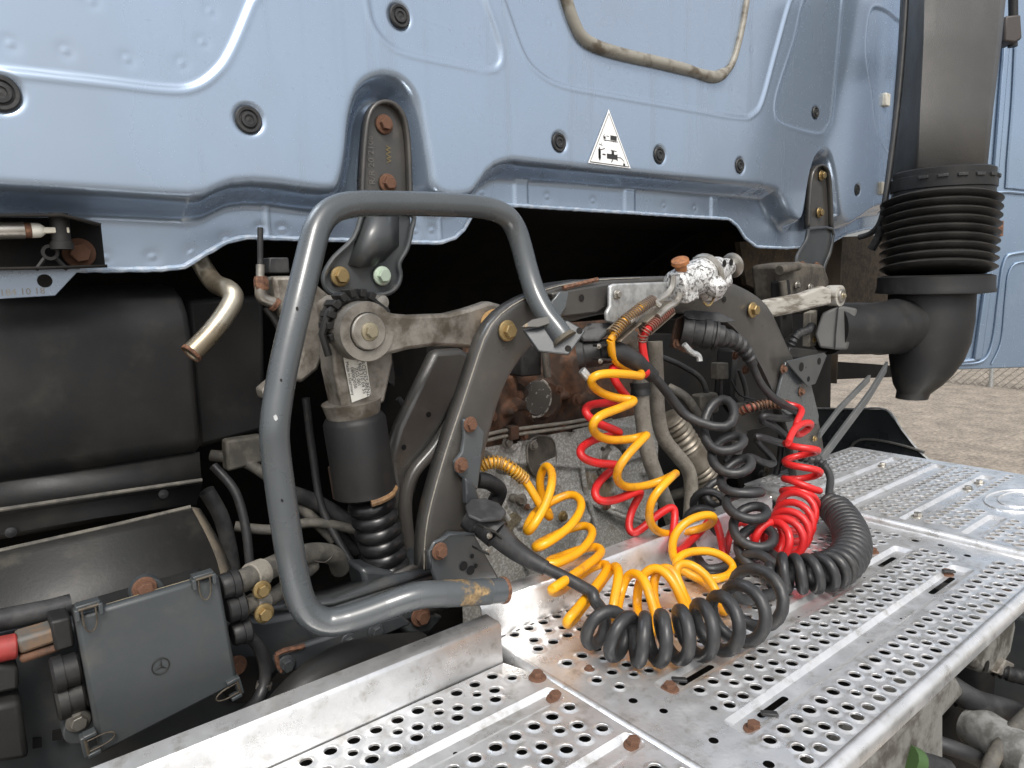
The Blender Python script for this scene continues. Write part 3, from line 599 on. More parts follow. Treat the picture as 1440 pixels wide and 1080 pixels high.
b = MB(); b.prism(PL([(384, 928), (394, 918), (470, 893), (565, 864), (580, 878), (500, 912), (412, 946), (393, 947)], .865), (0, .012, 0)); mesh_obj('tie_bar', b, 'grey', cb, bevel=.004)
bolt(cb, P(402, 934, .863), BACK, .0125, 'grey'); bolt(cb, P(490, 902, .863), BACK, .0125, 'grey'); bolt(cb, P(528, 887, .863), BACK, .0125, 'grey')
b = MB(); b.tube(catmull(PV([(388, 921, .862), (400, 915, .862), (418, 911, .862), (428, 908, .862)]), 4), .0035, 6); b.tube(PV([(388, 921, .862), (391, 936, .862), (396, 944, .862)]), .003, 6); mesh_obj('rust_weep', b, 'rust', cb)
b = MB(); b.tube(catmull(PV([(392, 1010, .80), (430, 968, .80), (480, 935, .81), (530, 922, .82), (590, 915, .83)]), 6), .026, 16); mesh_obj('brake_hose', b, 'plastic', cb)
for a, c in ((332, 936), (110, 1013)): bolt(cb, P(a, c, .885), BACK, .0135, 'rust' if a > 200 else 'steel')
b = MB(); b.lathe([(.030, 0), (.0301, -.003), (.0001, -.003)], P(345, 955, .888), (0, 1, 0), 24); mesh_obj('oval_hole', b, 'dark', cb)
bx = thing('control_box', 'square grey plastic control box with a round star emblem, bottom left', 'control box', P(220, 940, .82))
FC = [(105, 868), (308, 808), (336, 962), (141, 1062)]
qf = PL(FC, .80); cx_ = sum(qf, Vector())/4
b = MB(); b.prism([q+(cx_-q)*.04+Vector((0, .012, -.006)) for q in qf], (0, .055, 0)); mesh_obj('housing', b, 'plastic', bx, bevel=.006)
b = MB(); b.prism(qf, (0, .014, 0)); lid = mesh_obj('lid', b, 'boxp', bx, bevel=.0045)
# emblem: ring with three-pointed star, moulded in
ec = P(226, 937, .7992); b = MB(); exx = (qf[1]-qf[0]).normalized(); ezz = Vector((0, 0, 1))
b.tube([ec+(exx*math.cos(a)+ezz*math.sin(a))*.0086 for a in np.linspace(0, 2*math.pi, 33)], .0007, 6, caps=False)
for k in range(3):
    a = math.radians(82+120*k); dv = exx*math.cos(a)+ezz*math.sin(a); n_ = exx*-math.sin(a)+ezz*math.cos(a)
    b.add([ec+dv*.0084+Vector((0, -.0004, 0)), ec+n_*.0013+Vector((0, -.0004, 0)), ec-n_*.0013+Vector((0, -.0004, 0)), ec+Vector((0, -.0011, 0))], [(0, 1, 3), (0, 3, 2)])
mesh_obj('star_emblem', b, 'plastic', lid)
def wireclip(a, c, ang):
    q = P(a, c, .795); e1 = exx*math.cos(ang)+ezz*math.sin(ang); e2 = exx*-math.sin(ang)+ezz*math.cos(ang); b = MB()
    lp = [q+e1*.006*math.cos(t_)+e2*(.013*math.sin(t_)-.004) for t_ in np.linspace(math.pi, 2*math.pi, 9)]
    b.tube([lp[0]+e2*.013]+lp+[lp[-1]+e2*.013], .0009, 6); b.tube([lp[0]+e2*.013-e1*.003, lp[-1]+e2*.013+e1*.003], .0016, 6)
    mesh_obj('wire_clip', b, 'darkbolt', bx); b = MB()
    for s_ in (-1, 1): b.box(q+e1*.0105*s_+e2*.004+Vector((0, .004, 0)), e1*.0022, (0, .006, 0), e2*.006)
    b.box(q+e2*.010+Vector((0, .006, 0)), e1*.011, (0, .006, 0), e2*.003); mesh_obj('clip_seat', b, 'boxp', bx, bevel=.001)
wireclip(126, 866, .02); wireclip(288, 823, .02); wireclip(325, 972, 1.75-math.pi); wireclip(136, 1044, math.pi/2+.1)
def gland(a, c, Y, axis, r, ln, nm='cable_gland', m='plastic'):
    b = MB(); b.lathe([(r*.9, 0), (r, .002), (r, ln*.55), (r*1.12, ln*.56), (r*1.12, ln*.9), (r*.95, ln)], P(a, c, Y), axis, 20); return mesh_obj(nm, b, m, bx)
gl = -exx
for a, c in ((112, 938), (118, 975)): gland(a, c, .84, gl, .017, .026)
for a, c, r in ((310, 826, .015), (318, 858, .016), (326, 893, .014)): gland(a, c, .83, exx, r, .022)
b = MB(); q = P(203, 827, .84); b.lathe([(.017, 0), (.017, -.02)], q, (0, 1, 0), 20); ear = mesh_obj('fixing_ear', b, 'boxp', bx, bevel=.002)
bolt(bx, P(203, 827, .818), BACK, .0125, 'rust')
b = MB(); b.lathe([(.017, 0), (.017, -.02)], P(110, 1013, .86), (0, 1, 0), 20); mesh_obj('fixing_ear', b, 'boxp', bx, bevel=.002)
bolt(bx, P(110, 1013, .838), BACK, .012, 'steel')
b = MB(); b.ribbon([P(150, 852, .812), P(205, 835.5, .812), P(275, 815, .812)], (0, 1, 0), .003, (0, 0, 1), .001); mesh_obj('lid_gasket', b, mat('box_seal_tan', (.30, .25, .16), .7), bx)
# hoses leaving the box to the right
hb = thing('heater_hose', 'two dusty hoses in clamps running right from the control box', 'hose', P(370, 830, .85))
b = MB(); b.tube(catmull(PV([(322, 825, .85), (345, 815, .86), (375, 801, .88), (410, 785, .92), (445, 777, .95), (470, 782, .97), (478, 800, .99)]), 6), .0145, 14); mesh_obj('upper_hose', b, 'hose', hb)
b = MB(); b.tube(catmull(PV([(330, 857, .85), (360, 848, .86), (385, 838, .88), (415, 815, .92), (440, 795, .95)]), 6), .0105, 14); mesh_obj('lower_hose', b, 'hose', hb)
for (p1, p2, r) in (((352, 812, .865), (370, 804, .875), .0175), ((355, 850, .858), (372, 843, .868), .0135)):
    b = MB(); b.tube([P(*p1), P(*p2)], r, 18); mesh_obj('clamp', b, 'pipe', hb, bevel=.001)
bolt(hb, P(368, 829, .845), BACK, .0115, 'brass'); bolt(hb, P(371, 862, .842), BACK, .0125, 'brass')
b = MB(); q0, q1 = P(455, 768, .935), P(470, 800, .965); b.tube(catmull(PV([(440, 788, .93), (458, 790, .935), (470, 775, .95), (458, 765, .955)]), 6), .0009, 5); mesh_obj('wire_tie', b, 'steel', hb)
b = MB(); b.tube(catmull(PV([(330, 893, .85), (350, 896, .85), (366, 915, .85), (373, 950, .85), (362, 985, .84), (335, 1010, .82)]), 6), .0075, 10); mesh_obj('thin_line', b, 'cable', hb)
b = MB(); b.tube([P(372, 960, .85), P(370, 968, .85)], .010, 8); mesh_obj('cable_tie', b, 'steel', hb)
# connectors at the left edge
cn = thing('cable_connector', 'stack of dark plugs and a red plug at the left edge', 'connector', P(40, 910, .86))
b = MB(); b.tube(PV([(-40, 921, .86), (24, 908, .86)]), .013, 12); mesh_obj('red_plug', b, mat('red_plastic_plug', (.30, .035, .03), .5, 0, col2=(.2, .03, .025), nscale=60), cn, bevel=.002)
b = MB(); b.prism(PL([(22, 900), (95, 878), (98, 898), (28, 922)], .85), (0, .03, 0)); mesh_obj('grey_plug', b, mat('grey_plug', (.09, .088, .08), .6, 0, col2=(.16, .10, .06), nscale=40), cn, bevel=.004)
b = MB(); b.prism(PL([(26, 924), (98, 902), (100, 912), (30, 936)], .85), (0, .03, 0)); mesh_obj('grey_plug', b, 'rustcast', cn, bevel=.004)
b = MB(); b.prism(PL([(70, 875), (100, 868), (106, 910), (78, 918)], .845), (0, .035, 0)); mesh_obj('locking_clip', b, 'plastic', cn, bevel=.003)
b = MB(); b.prism(PL([(-40, 935), (26, 938), (28, 970), (-40, 985)], .85), (0, .03, 0)); mesh_obj('black_plug', b, 'plastic', cn, bevel=.004)
b = MB(); b.prism(PL([(-40, 1000), (30, 985), (42, 1068), (-40, 1080)], .84), (0, .05, 0)); mesh_obj('relay_box', b, 'plastic', cn, bevel=.006)
b = MB(); b.tube(PV([(-40, 880, .9), (70, 858, .9), (100, 850, .9)]), .012, 10); mesh_obj('loom', b, 'rubber', cn)
# ================================================================== support arch (hoop) behind the catwalk
YH = .85
ar = thing('support_arch', 'grey pressed steel arch straddling the engine opening with gussets', 'arch', P(880, 780, YH))
outer = [(596, 800), (597, 760), (604, 715), (625, 640), (648, 572), (668, 512), (680, 477), (696, 450), (722, 428), (760, 410), (800, 399), (850, 393), (900, 391), (960, 390), (1010, 394), (1042, 404), (1068, 420), (1085, 440), (1108, 490), (1130, 535), (1148, 580), (1158, 630), (1162, 690), (1160, 720)]
inner = [(1118, 730), (1122, 690), (1120, 650), (1108, 600), (1088, 550), (1066, 505), (1042, 470), (1016, 448), (985, 440), (940, 440), (900, 440), (860, 440), (820, 448), (790, 458), (762, 474), (740, 495), (716, 530), (700, 570), (684, 630), (670, 690), (662, 750), (660, 800)]
so = [Vector((p.x, p.y, p.z)) for p in catmull(PL(outer, YH), 3)]; si = catmull(PL(inner, YH), 3)[::-1]
def resample(pts, n):
    L_ = [0]
    for i in range(1, len(pts)): L_.append(L_[-1]+(pts[i]-pts[i-1]).length)
    out = []
    for k in range(n):
        t_ = L_[-1]*k/(n-1); j = max(i for i in range(len(L_)) if L_[i] <= t_+1e-9); j = min(j, len(pts)-2)
        out.append(pts[j].lerp(pts[j+1], (t_-L_[j])/max(L_[j+1]-L_[j], 1e-9)))
    return out
ro, ri = resample(so, 72), resample(si, 72)
b = MB(); rws = []
for o_, i_ in zip(ro, ri):
    d_ = (i_-o_).normalized(); rws.append([o_+Vector((0, .024, 0))-d_*.000, o_+Vector((0, .006, 0)), o_+d_*.002+Vector((0, .0015, 0)), o_+d_*.007, o_.lerp(i_, .5)+Vector((0, .004, 0)), i_-d_*.008+Vector((0, .002, 0)), i_-d_*.002+Vector((0, .004, 0)), i_+Vector((0, .022, 0))])
b.sheet(rws); mesh_obj('arch_channel', b, 'brown', ar, sharp=50, solid=.005)
b = MB(); b.tube([o_+Vector((0, -.001, 0)) for o_ in ro[:30]], .0010, 6); mesh_obj('lit_edge_line', b, 'pipe', ar)  # pale line standing in for the lit left edge of the arch
# top cross beam
b = MB(); b.prism(PL([(790, 402), (815, 397), (850, 392), (952, 390), (952, 402), (850, 405), (800, 414), (788, 416)], .86), (0, .09, 0)); mesh_obj('top_beam', b, 'grey', ar, bevel=.003)
b = MB(); b.prism(PL([(776, 412), (858, 398), (858, 428), (840, 440), (790, 446)], .835), (0, .012, 0)); mesh_obj('beam_web', b, 'brown', ar, bevel=.003)
b = MB(); b.tube(PV([(792, 405, .838), (820, 398, .838), (840, 393, .838)]), .004, 6); mesh_obj('rust_streak', b, 'rust', ar)
for a, c in ((782, 420), (818, 419)):
    b = MB(); b.lathe([(.006, 0), (.0001, -.0003)], P(a, c, .834), (0, 1, 0), 14); mesh_obj('bolt_hole', b, 'dark', ar)
bolt(ar, P(713, 465, .846), BACK, .0165, 'brass'); bolt(ar, P(1058, 436, .846), BACK, .0165, 'brass')
b = MB(); b.lathe([(.006, 0), (.0001, -.0003)], P(1019, 421, .8488), (0, 1, 0), 12, ); mesh_obj('bolt_hole', b, 'dark', ar)
# gussets
b = MB(); b.prism(PL([(652, 590), (664, 588), (682, 607), (672, 690), (665, 684), (642, 664), (640, 650), (650, 636), (653, 616)], .838), (0, .008, 0)); gs = mesh_obj('gusset', b, 'rail', ar, bevel=.002)
bolt(ar, P(661, 597, .836), BACK, .0118, 'rust'); bolt(ar, P(648, 654, .836), BACK, .0118, 'rust')
b = MB(); b.prism(PL([(606, 800), (604, 775), (610, 762), (632, 752), (655, 748), (668, 752), (705, 818), (706, 838), (640, 838), (612, 818)], .80), (0, .006, 0)); mesh_obj('foot_bracket', b, 'grey', ar, bevel=.003)
b = MB(); b.sheet([[P(606, 800, .80), P(600, 800, .85)], [P(604, 775, .80), P(598, 775, .85)], [P(632, 752, .80), P(628, 747, .85)], [P(668, 752, .80), P(664, 747, .85)]]); mesh_obj('bracket_side', b, 'grey', ar, solid=.004)
bolt(ar, P(618, 775, .797), BACK, .0125, 'rust')
for a, c, r in ((652, 796, .007), (662, 802, .007), (664, 782, .0035), (669, 796, .0035)):
    b = MB(); b.lathe([(r, 0), (.0001, -.0003)], P(a, c, .7985), (0, 1, 0), 14); mesh_obj('bolt_hole', b, 'dark', ar)
b = MB(); b.prism(PL([(1090, 570), (1106, 508), (1118, 512), (1140, 536), (1152, 585), (1150, 598), (1120, 590)], .84), (0, .007, 0)); mesh_obj('gusset', b, 'rail', ar, bevel=.002)
bolt(ar, P(1101, 519, .838), BACK, .0105, 'rust'); bolt(ar, P(1126, 551, .838), BACK, .0105, 'rust'); bolt(ar, P(1145, 617, .846), BACK, .0075, 'brass')
tri = [(1106, 508), (1140, 500), (1160, 496), (1163, 500), (1147, 540), (1136, 543)]
b = MB(); b.prism(PL(tri, .825), (0, .005, 0)); mesh_obj('perforated_bracket', b, 'grey', ar, bevel=.0015)
for a, c, r in ((1127, 516, .0105), (1152, 508, .0085), (1137, 533, .0065)):
    b = MB(); b.lathe([(r, 0), (.0001, -.0003)], P(a, c, .8245), (0, 1, 0), 18); mesh_obj('bracket_hole', b, 'dark', ar)

# ================================================================== handrail
hr = thing('handrail', 'bent grey steel tube grab rail standing in front of the strut', 'handrail', P(440, 880, .77))
rp = [(706, 830, .712), (670, 833, .715), (620, 835, .72), (590, 837, .725), (560, 846, .733), (520, 861, .745), (488, 871, .755), (462, 875, .765), (438, 866, .77), (422, 842, .774), (413, 805, .777), (405, 760, .78), (396, 700, .785), (388, 640, .79), (386, 605, .79), (391, 560, .795), (402, 500, .803), (420, 425, .815), (438, 350, .833), (446, 322, .84), (460, 301, .846), (482, 290, .85), (515, 286, .855), (580, 286.5, .86), (640, 288.5, .865), (680, 292, .867), (706, 300, .866), (722, 316, .865), (732, 342, .86), (742, 380, .85), (752, 412, .835), (766, 440, .815), (782, 461, .795), (793, 476, .783)]
rc = catmull(PV(rp), 5)
for _ in range(2): rc = smooth(rc, 1)
b = MB(); b.tube(rc, .0168, 24); tube_ = mesh_obj('rail_tube', b, 'rail', hr)
b = MB(); b.tube(rc[3:11], .0171, 24, caps=False); mesh_obj('rust_band', b, mat('rail_scabby_rust', (.060, .068, .073), .4, 0, col2=(.072, .079, .083), nscale=9, bump=.35, rust=.50, rustcol=(.13, .088, .042), rscale=34), tube_)
b = MB(); b.tube(rc[22:30], .0170, 24, caps=False); mesh_obj('rust_band', b, mat('rail_light_rust', (.060, .068, .073), .3, 0, col2=(.072, .079, .083), nscale=9, rust=.30, rustcol=(.13, .085, .04), rscale=36), tube_)
b = MB(); e0 = (rc[0]-rc[2]).normalized(); b.lathe([(.0168, -.001), (.0178, 0), (.0178, .004), (.010, .007), (.0001, .007)], rc[0], e0, 22); mesh_obj('end_cap', b, 'rust', tube_)
for k_, sz_ in ((72, .003), (84, .0022), (60, .0018), (77, .0016)):
    q = rc[k_]; dc = (CAM-q).normalized(); tg = (rc[k_+1]-rc[k_-1]).normalized(); dc = (dc-tg*dc.dot(tg)).normalized(); sd_ = tg.cross(dc); b = MB()
    pg = [q+dc*.0170+tg*(sz_*rx)+sd_*(sz_*ry) for rx, ry in ((-1.2, .2), (-.4, .9), (.5, .6), (1.3, 0), (.6, -.8), (-.5, -.5))]; b.prism(pg, dc*.0003); mesh_obj('paint_chip', b, 'galv' if k_ == 72 else 'dark', tube_)
# upper foot: base plate and folded strap
nrm_ = Vector((-.50, -.78, .36)).normalized(); pc_ = rc[-1].copy()
def PP(px, py, off=0.):
    d = ray(px, py); return CAM+d*((pc_+nrm_*off-CAM).dot(nrm_)/d.dot(nrm_))
bp_ = [PP(a, c) for a, c in ((766, 457), (798, 450), (824, 465), (800, 499), (757, 494), (735, 463))]
b = MB(); b.prism(bp_, -nrm_*.006); mesh_obj('foot_plate', b, 'grey', hr, bevel=.002)
b = MB(); b.prism([PP(a, c, .012) for a, c in ((732, 460), (748, 449), (772, 444), (779, 453), (758, 460))], -nrm_*.003); mesh_obj('folded_strap', b, mat('rusty_bracket_grey', (.055, .053, .048), .5, 0, rust=.4, rscale=30, rustcol=(.2, .14, .07)), hr, bevel=.001)
b = MB(); b.prism(PV([(776, 424, .825), (788, 410, .822), (800, 411, .82), (796, 432, .82), (784, 450, .82), (776, 440, .822)]), (.0, .004, 0)); mesh_obj('sign_tab', b, 'rail', hr, bevel=.001)
for a, c, y_ in ((815, 465, .800), (799, 490, .812)):
    b = MB(); b.lathe([(.005, 0), (.0001, .0003)], PP(a, c, .0008), nrm_, 12); mesh_obj('plate_hole', b, 'dark', hr)
td_ = (rc[-1]-rc[-4]).normalized(); b = MB(); b.tube([rc[-1]-td_*.004, rc[-1]+td_*.003], [.0172, .0205], 24); mesh_obj('weld_bead', b, mat('weld_grime', (.10, .085, .06), .7, 0, col2=(.05, .045, .035), nscale=80, bump=.4), hr)

# ================================================================== cab mounting brackets
def cab_bracket(nm_label, up, lowr, Yu, Yl, bolts, group='cab brackets'):
    t = thing('cab_bracket', nm_label, 'bracket', P(*lowr[0], Yl), group)
    b = MB(); b.prism(PL(up, Yu), (0, .006, 0)); mesh_obj('upper_plate', b, 'brown', t, bevel=.001)
    rim = catmull(PL(up, Yu-.010), 3)
    b = MB(); b.sheet([[q+Vector((0, .014, 0)), q+Vector((0, .002, 0)), q+Vector((0, -.004, 0))] for q in rim]); mesh_obj('raised_rim', b, 'brown', t, sharp=60, solid=.006)
    b = MB(); b.prism(PL(lowr, Yl), (0, .008, 0)); mesh_obj('lower_plate', b, 'grey', t, bevel=.002)
    lr = catmull(PL(lowr+[lowr[0]], Yl-.004), 3); b = MB(); b.tube(lr, .0045, 8); mesh_obj('lower_rim', b, 'grey', t)
    for a, c, y_, r, m in bolts: bolt(t, P(a, c, y_), BACK, r, m)
    return t
ub = [(509, 300), (510, 250), (514, 190), (519, 162), (529, 147), (542, 143), (556, 148), (567, 163), (573, 190), (576, 240), (577, 300)]
lb = [(509, 300), (497, 335), (470, 362), (456, 385), (457, 402), (468, 413), (500, 416), (540, 414), (557, 404), (563, 388), (561, 370), (572, 350), (578, 325), (577, 300)]
cbl = cab_bracket('tall grey cab bracket with two rusty bolts behind the handrail', ub, lb, 1.112, 1.075, [(540, 175, 1.110, .0165, 'rust'), (545, 258, 1.110, .0165, 'rust'), (478, 389, 1.070, .0165, 'brass'), (537, 388, 1.070, .0165, 'greenbolt')])
b = MB(); b.sheet([[P(a, c, 1.075-.022*k) for a, c, k in row] for row in ([(512, 305, 0), (530, 305, .9), (545, 305, .9), (560, 305, 0)], [(500, 340, 0), (523, 342, 1), (545, 342, 1), (560, 345, 0)], [(490, 372, 0), (508, 376, .7), (525, 374, .5), (540, 366, 0)])]); mesh_obj('pressed_rib', b, 'grey', cbl, sharp=70, solid=.003)
text_mesh('stamped_number', 'R/R 20 2106', .016, P(522, 225, 1.1105), (0, 0, 1), (-1, 0, 0), mat('faint_stamping', (.12, .115, .105), .5), cbl, .0004)
text_mesh('paint_mark', 'WW', .014, P(547, 217, 1.1105), (0, 0, 1), (-1, 0, 0), mat('faint_yellow_mark', (.16, .12, .04), .6), cbl, .0004)
ub2 = [(1137, 322), (1138, 290), (1141, 252), (1146, 238), (1155, 232), (1163, 238), (1167, 254), (1169, 290), (1170, 322)]
lb2 = [(1137, 322), (1134, 338), (1122, 358), (1119, 376), (1124, 390), (1142, 393), (1156, 388), (1160, 372), (1168, 352), (1170, 322)]
cab_bracket('slim grey cab bracket with two brass bolts left of the air intake', ub2, lb2, 1.112, 1.07, [(1155, 247, 1.108, .0155, 'brass'), (1152, 299, 1.108, .0155, 'brass'), (1128, 375, 1.066, .0155, 'rust'), (1148, 376, 1.066, .0155, 'rust')])

# ================================================================== suspension strut and link arms
sp = thing('suspension_strut', 'black cab suspension strut with coil bellows inside the handrail loop', 'strut', P(550, 830, .98))
b = MB(); b.prism(PL([(464, 425), (478, 415), (545, 415), (549, 440), (553, 510), (541, 566), (484, 586), (470, 520)], .975), (0, .05, 0)); mesh_obj('strut_head', b, 'cast', sp, bevel=.004)
b = MB(); q = P(500, 455, .965); rg = []
for k in range(36):
    a = math.pi*(.28+1.0*k/35); r_ = .046 if k % 4 < 2 else .051
    rg.append((a, r_))
for k in range(8):
    a = math.radians(60+k*20); e1 = Vector((math.cos(a), 0, math.sin(a))); e2 = Vector((-math.sin(a), 0, math.cos(a)))
    b.box(q+e1*.0455, e1*.006, (0, .016, 0), e2*.0048)
b.lathe([(.040, -.004), (.044, -.004), (.044, .03), (.040, .03)], q, (0, 1, 0), 32, closed=True); mesh_obj('toothed_ring', b, 'plastic', sp, bevel=.001)
b = MB(); b.tube([P(a, c, .960) for a, c in ((462, 500), (453, 470), (462, 440), (480, 424), (505, 419), (525, 424), (545, 440))], .006, 8); mesh_obj('guard_hoop', b, 'plastic', sp)
b = MB(); b.prism(PL([(541, 500), (552, 490), (557, 530), (556, 545), (545, 537)], .98), (0, .02, 0)); mesh_obj('stop_tab', b, 'plastic', sp, bevel=.003)
b = MB(); q = P(536, 425, .972); b.lathe([(.010, 0), (.010, -.006), (.0001, -.007)], q, (0, 1, 0), 18); mesh_obj('head_pin', b, 'steel', sp)
lp4 = PL([(483, 503), (514, 497), (522, 556), (495, 566)], .972); b = MB(); b.prism(lp4, (0, .001, 0)); npl = mesh_obj('name_plate', b, 'plate', sp)
ey_ = (lp4[1]-lp4[0]).normalized(); exd = (lp4[3]-lp4[0]).normalized(); o4 = lp4[0]
for k, (tx, sz) in enumerate((('MERCEDES-BENZ', .0088), ('A 960 310 04 55', .0082), ('ZGS 001', .0080), ('0800Q030', .0076), ('Made in Germany', .0072))):
    text_mesh('plate_text', tx, sz, lp4[0].lerp(lp4[2], .5)+ey_*(.0125-.0064*k)+Vector((0, -.0006, 0)), exd, ey_, 'ink', npl, .0002)
ax0, ax1 = P(498, 588, 1.0), P(514, 690, 1.0); axd = (ax1-ax0).normalized(); hL = (ax1-ax0).length
b = MB(); b.lathe([(.030, -.012), (.044, -.004), (.0485, .004), (.0485, hL*.9), (.050, hL), (.047, hL+.003), (.036, hL+.004)], ax0, axd, 36); mesh_obj('air_cylinder', b, 'plastic', sp, sharp=50)
b = MB(); b.lathe([(.046, -.03), (.040, -.004), (.03, -.004)], ax0+axd*.002, axd, 24); mesh_obj('top_collar', b, 'cast', sp)
s0, s1 = P(521, 700, 1.0), P(546, 806, 1.0); sdv = (s1-s0); sl_ = sdv.length; prof = []
for k in range(61):
    t_ = k/60; w_ = t_*6; prof.append((.0315+.0075*abs(math.sin(w_*math.pi))**.7*(1-.15*t_), t_*sl_))
b = MB(); b.lathe(prof, s0, sdv, 32); mesh_obj('rubber_bellows', b, mat('bellows_rubber_gloss', (.012, .012, .013), .28, 0, col2=(.02, .02, .02), nscale=20), sp, sharp=80)
b = MB(); b.tube(catmull(PV([(522, 708, .955), (537, 703, .952), (550, 695, .958), (555, 686, .97)]), 4), .006, 8); mesh_obj('rust_ring', b, mat('ring_rust_tan', (.26, .15, .07), .8, 0, col2=(.1, .06, .035), nscale=50, bump=.4), sp)
b = MB(); b.prism(PL([(508, 800), (530, 800), (565, 806), (590, 800), (600, 780), (612, 785), (612, 850), (585, 880), (545, 858), (520, 850)], .96), (0, .06, 0)); mesh_obj('lower_mount', b, 'grey', sp, bevel=.008)
b = MB(); b.prism(PL([(543, 822), (558, 806), (600, 787), (610, 800), (606, 845), (580, 862), (548, 850)], .93), (0, .012, 0)); mesh_obj('mount_cheek', b, 'brown', sp, bevel=.005)
bolt(sp, P(561, 823, .927), BACK, .0165, 'rust'); bolt(sp, P(591, 866, .90), BACK, .0165, 'rust')
b = MB(); b.prism(PL([(540, 855), (575, 852), (625, 868), (605, 892), (572, 893)], .905), (0, .02, 0)); mesh_obj('clamp_shell', b, 'grey', sp, bevel=.006)
def arm(label, eye, Re, rim, body, Y, th, m, bush):
    t = thing('link_arm', label, 'link arm', P(*eye, Y), 'link arms of the cab suspension')
    q = P(*eye, Y); b = MB(); b.lathe([(Re, 0), (Re*1.02, .004), (Re*1.02, th), (Re*.98, th+.003), (Re*.66, th+.003), (Re*.64, th-.004), (Re*.64, .004), (Re*.66, 0)], q-Vector((0, th, 0)), (0, 1, 0), 40, closed=True); mesh_obj('eye_ring', b, m, t)
    n = len(body)//2; b = MB(); fr_ = PL(body, Y-th+.003); b.prism(fr_, (0, th-.006, 0)); mesh_obj('arm_body', b, m, t, bevel=.006)
    b = MB(); b.lathe([(Re*.63, th*.6), (Re*.63, -.004), (Re*.59, -.006), (Re*.3, -.006)], q-Vector((0, th, 0)), (0, 1, 0), 32); mesh_obj('washer', b, 'steel', t)
    bolt(t, q-Vector((0, th+.006, 0)), BACK, Re*.32, 'zinc'); return t
la = arm('thick cast link arm with a round washer eye left of the arch', (501, 465), .043, .03, [(505, 428), (530, 434), (555, 441), (580, 443), (632, 441), (660, 434), (690, 424), (705, 428), (716, 445), (712, 496), (690, 495), (668, 490), (640, 488), (610, 487), (575, 492), (548, 499), (515, 503)], .965, .036, 'cast', True)
b = MB(); q = P(698, 456, .905); b.lathe([(.025, 0), (.025, .02), (.018, .02), (.018, 0)], q, (.55, .83, -.05), 28, closed=True); mesh_obj('orange_bush', b, 'bush', la)
arm('pale scuffed link arm between the arch and the air intake', (1166, 416), .026, .02, [(1062, 428), (1075, 424), (1090, 420), (1130, 413), (1160, 402), (1170, 406), (1170, 428), (1150, 432), (1120, 440), (1090, 446), (1075, 446)], .90, .03, mat('scuffed_white_arm', (.42, .40, .36), .55, .2, col2=(.16, .14, .11), nscale=24, lo=.45, hi=.6, stretch=(.4, 1, 2), bump=.3), False)
# right-hand strut head behind the arm
rs = thing('strut_head', 'dusty strut head block under the slim right cab bracket', 'strut', P(1120, 400, 1.0))
b = MB(); b.prism(PL([(1094, 372), (1120, 368), (1160, 372), (1168, 395), (1160, 430), (1130, 440), (1100, 430)], .98), (0, .08, 0)); mesh_obj('head_block', b, 'darkcast', rs, bevel=.01)
b = MB(); b.tube(PV([(1096, 380, .97), (1122, 374, .965)]), .012, 12); b.tube(PV([(1100, 395, .97), (1105, 440, .97)]), .010, 12); mesh_obj('cross_pin', b, 'darkcast', rs)
b = MB(); b.prism(PL([(1098, 395), (1112, 393), (1117, 470), (1100, 480)], .975), (0, .03, 0)); mesh_obj('damper_body', b, 'plastic', rs, bevel=.006)
for a, c in ((1121, 401), (1139, 404)): bolt(rs, P(a, c, .972), BACK, .010, 'steel')
# dark diagonal brace
br = thing('diagonal_brace', 'dark pressed steel brace sloping between strut and arch', 'brace', P(600, 650, 1.06))
b = MB(); b.prism(PL([(612, 492), (650, 490), (668, 500), (630, 592), (600, 650), (578, 720), (566, 760), (556, 720), (548, 640), (560, 600)], 1.06), (0, .03, 0)); mesh_obj('brace_web', b, 'brown', br, bevel=.012)
b = MB(); b.tube(catmull(PV([(652, 565, 1.05), (612, 628, 1.05), (580, 668, 1.05), (570, 710, 1.05), (575, 770, 1.05)]), 6), .012, 12); mesh_obj('brace_lip', b, 'brown', br)
for a, c in ((603, 583), (568, 629)):
    b = MB(); b.lathe([(.005, 0), (.0001, -.0003)], P(a, c, 1.0585), (0, 1, 0), 12); mesh_obj('drain_hole', b, 'dark', br)
# ================================================================== engine seen through the arch
en = thing('engine_housing', 'grimy engine end with rusty block and grey bell housing behind the hoses', 'engine', P(800, 780, 1.1))
def relief(nm, pxbox, Y, fn_, m, step=.004, parent=en):
    a, c, a2, c2 = pxbox; p0, p1 = P(a, c2, Y), P(a2, c, Y); xs_ = np.arange(min(p0.x, P(a, c, Y).x), p1.x, step); zs_ = np.arange(min(p0.z, P(a2, c2, Y).z), P((a+a2)/2, c, Y).z, step)
    X_, Z_ = np.meshgrid(xs_, zs_, indexing='ij'); Y_ = Y-fn_(X_, Z_); m_ = len(zs_)
    b = MB(); b.v = [Vector((x, y, z)) for x, y, z in zip(X_.ravel(), Y_.ravel(), Z_.ravel())]
    I_ = (np.arange(len(xs_)-1)[:, None]*m_+np.arange(m_-1)[None, :]).ravel(); b.f = [(int(i), int(i+m_), int(i+m_+1), int(i+1)) for i in I_]
    return mesh_obj(nm, b, m, parent, sharp=75)
def disc(X_, Z_, px, py, Y, r, h, e=.006): p = P(px, py, Y); return h*sstep(-(np.sqrt((X_-p.x)**2+(Z_-p.z)**2)-r), -e/2, e/2)
def capsule(X_, Z_, A_, B__, Y, r, h, e=.008):
    p, q = P(*A_, Y), P(*B__, Y); ex_, ez_ = q.x-p.x, q.z-p.z; t_ = np.clip(((X_-p.x)*ex_+(Z_-p.z)*ez_)/(ex_*ex_+ez_*ez_), 0, 1)
    d_ = np.sqrt((X_-p.x-ex_*t_)**2+(Z_-p.z-ez_*t_)**2); return h*sstep(-(d_-r), -e/2, e/2)
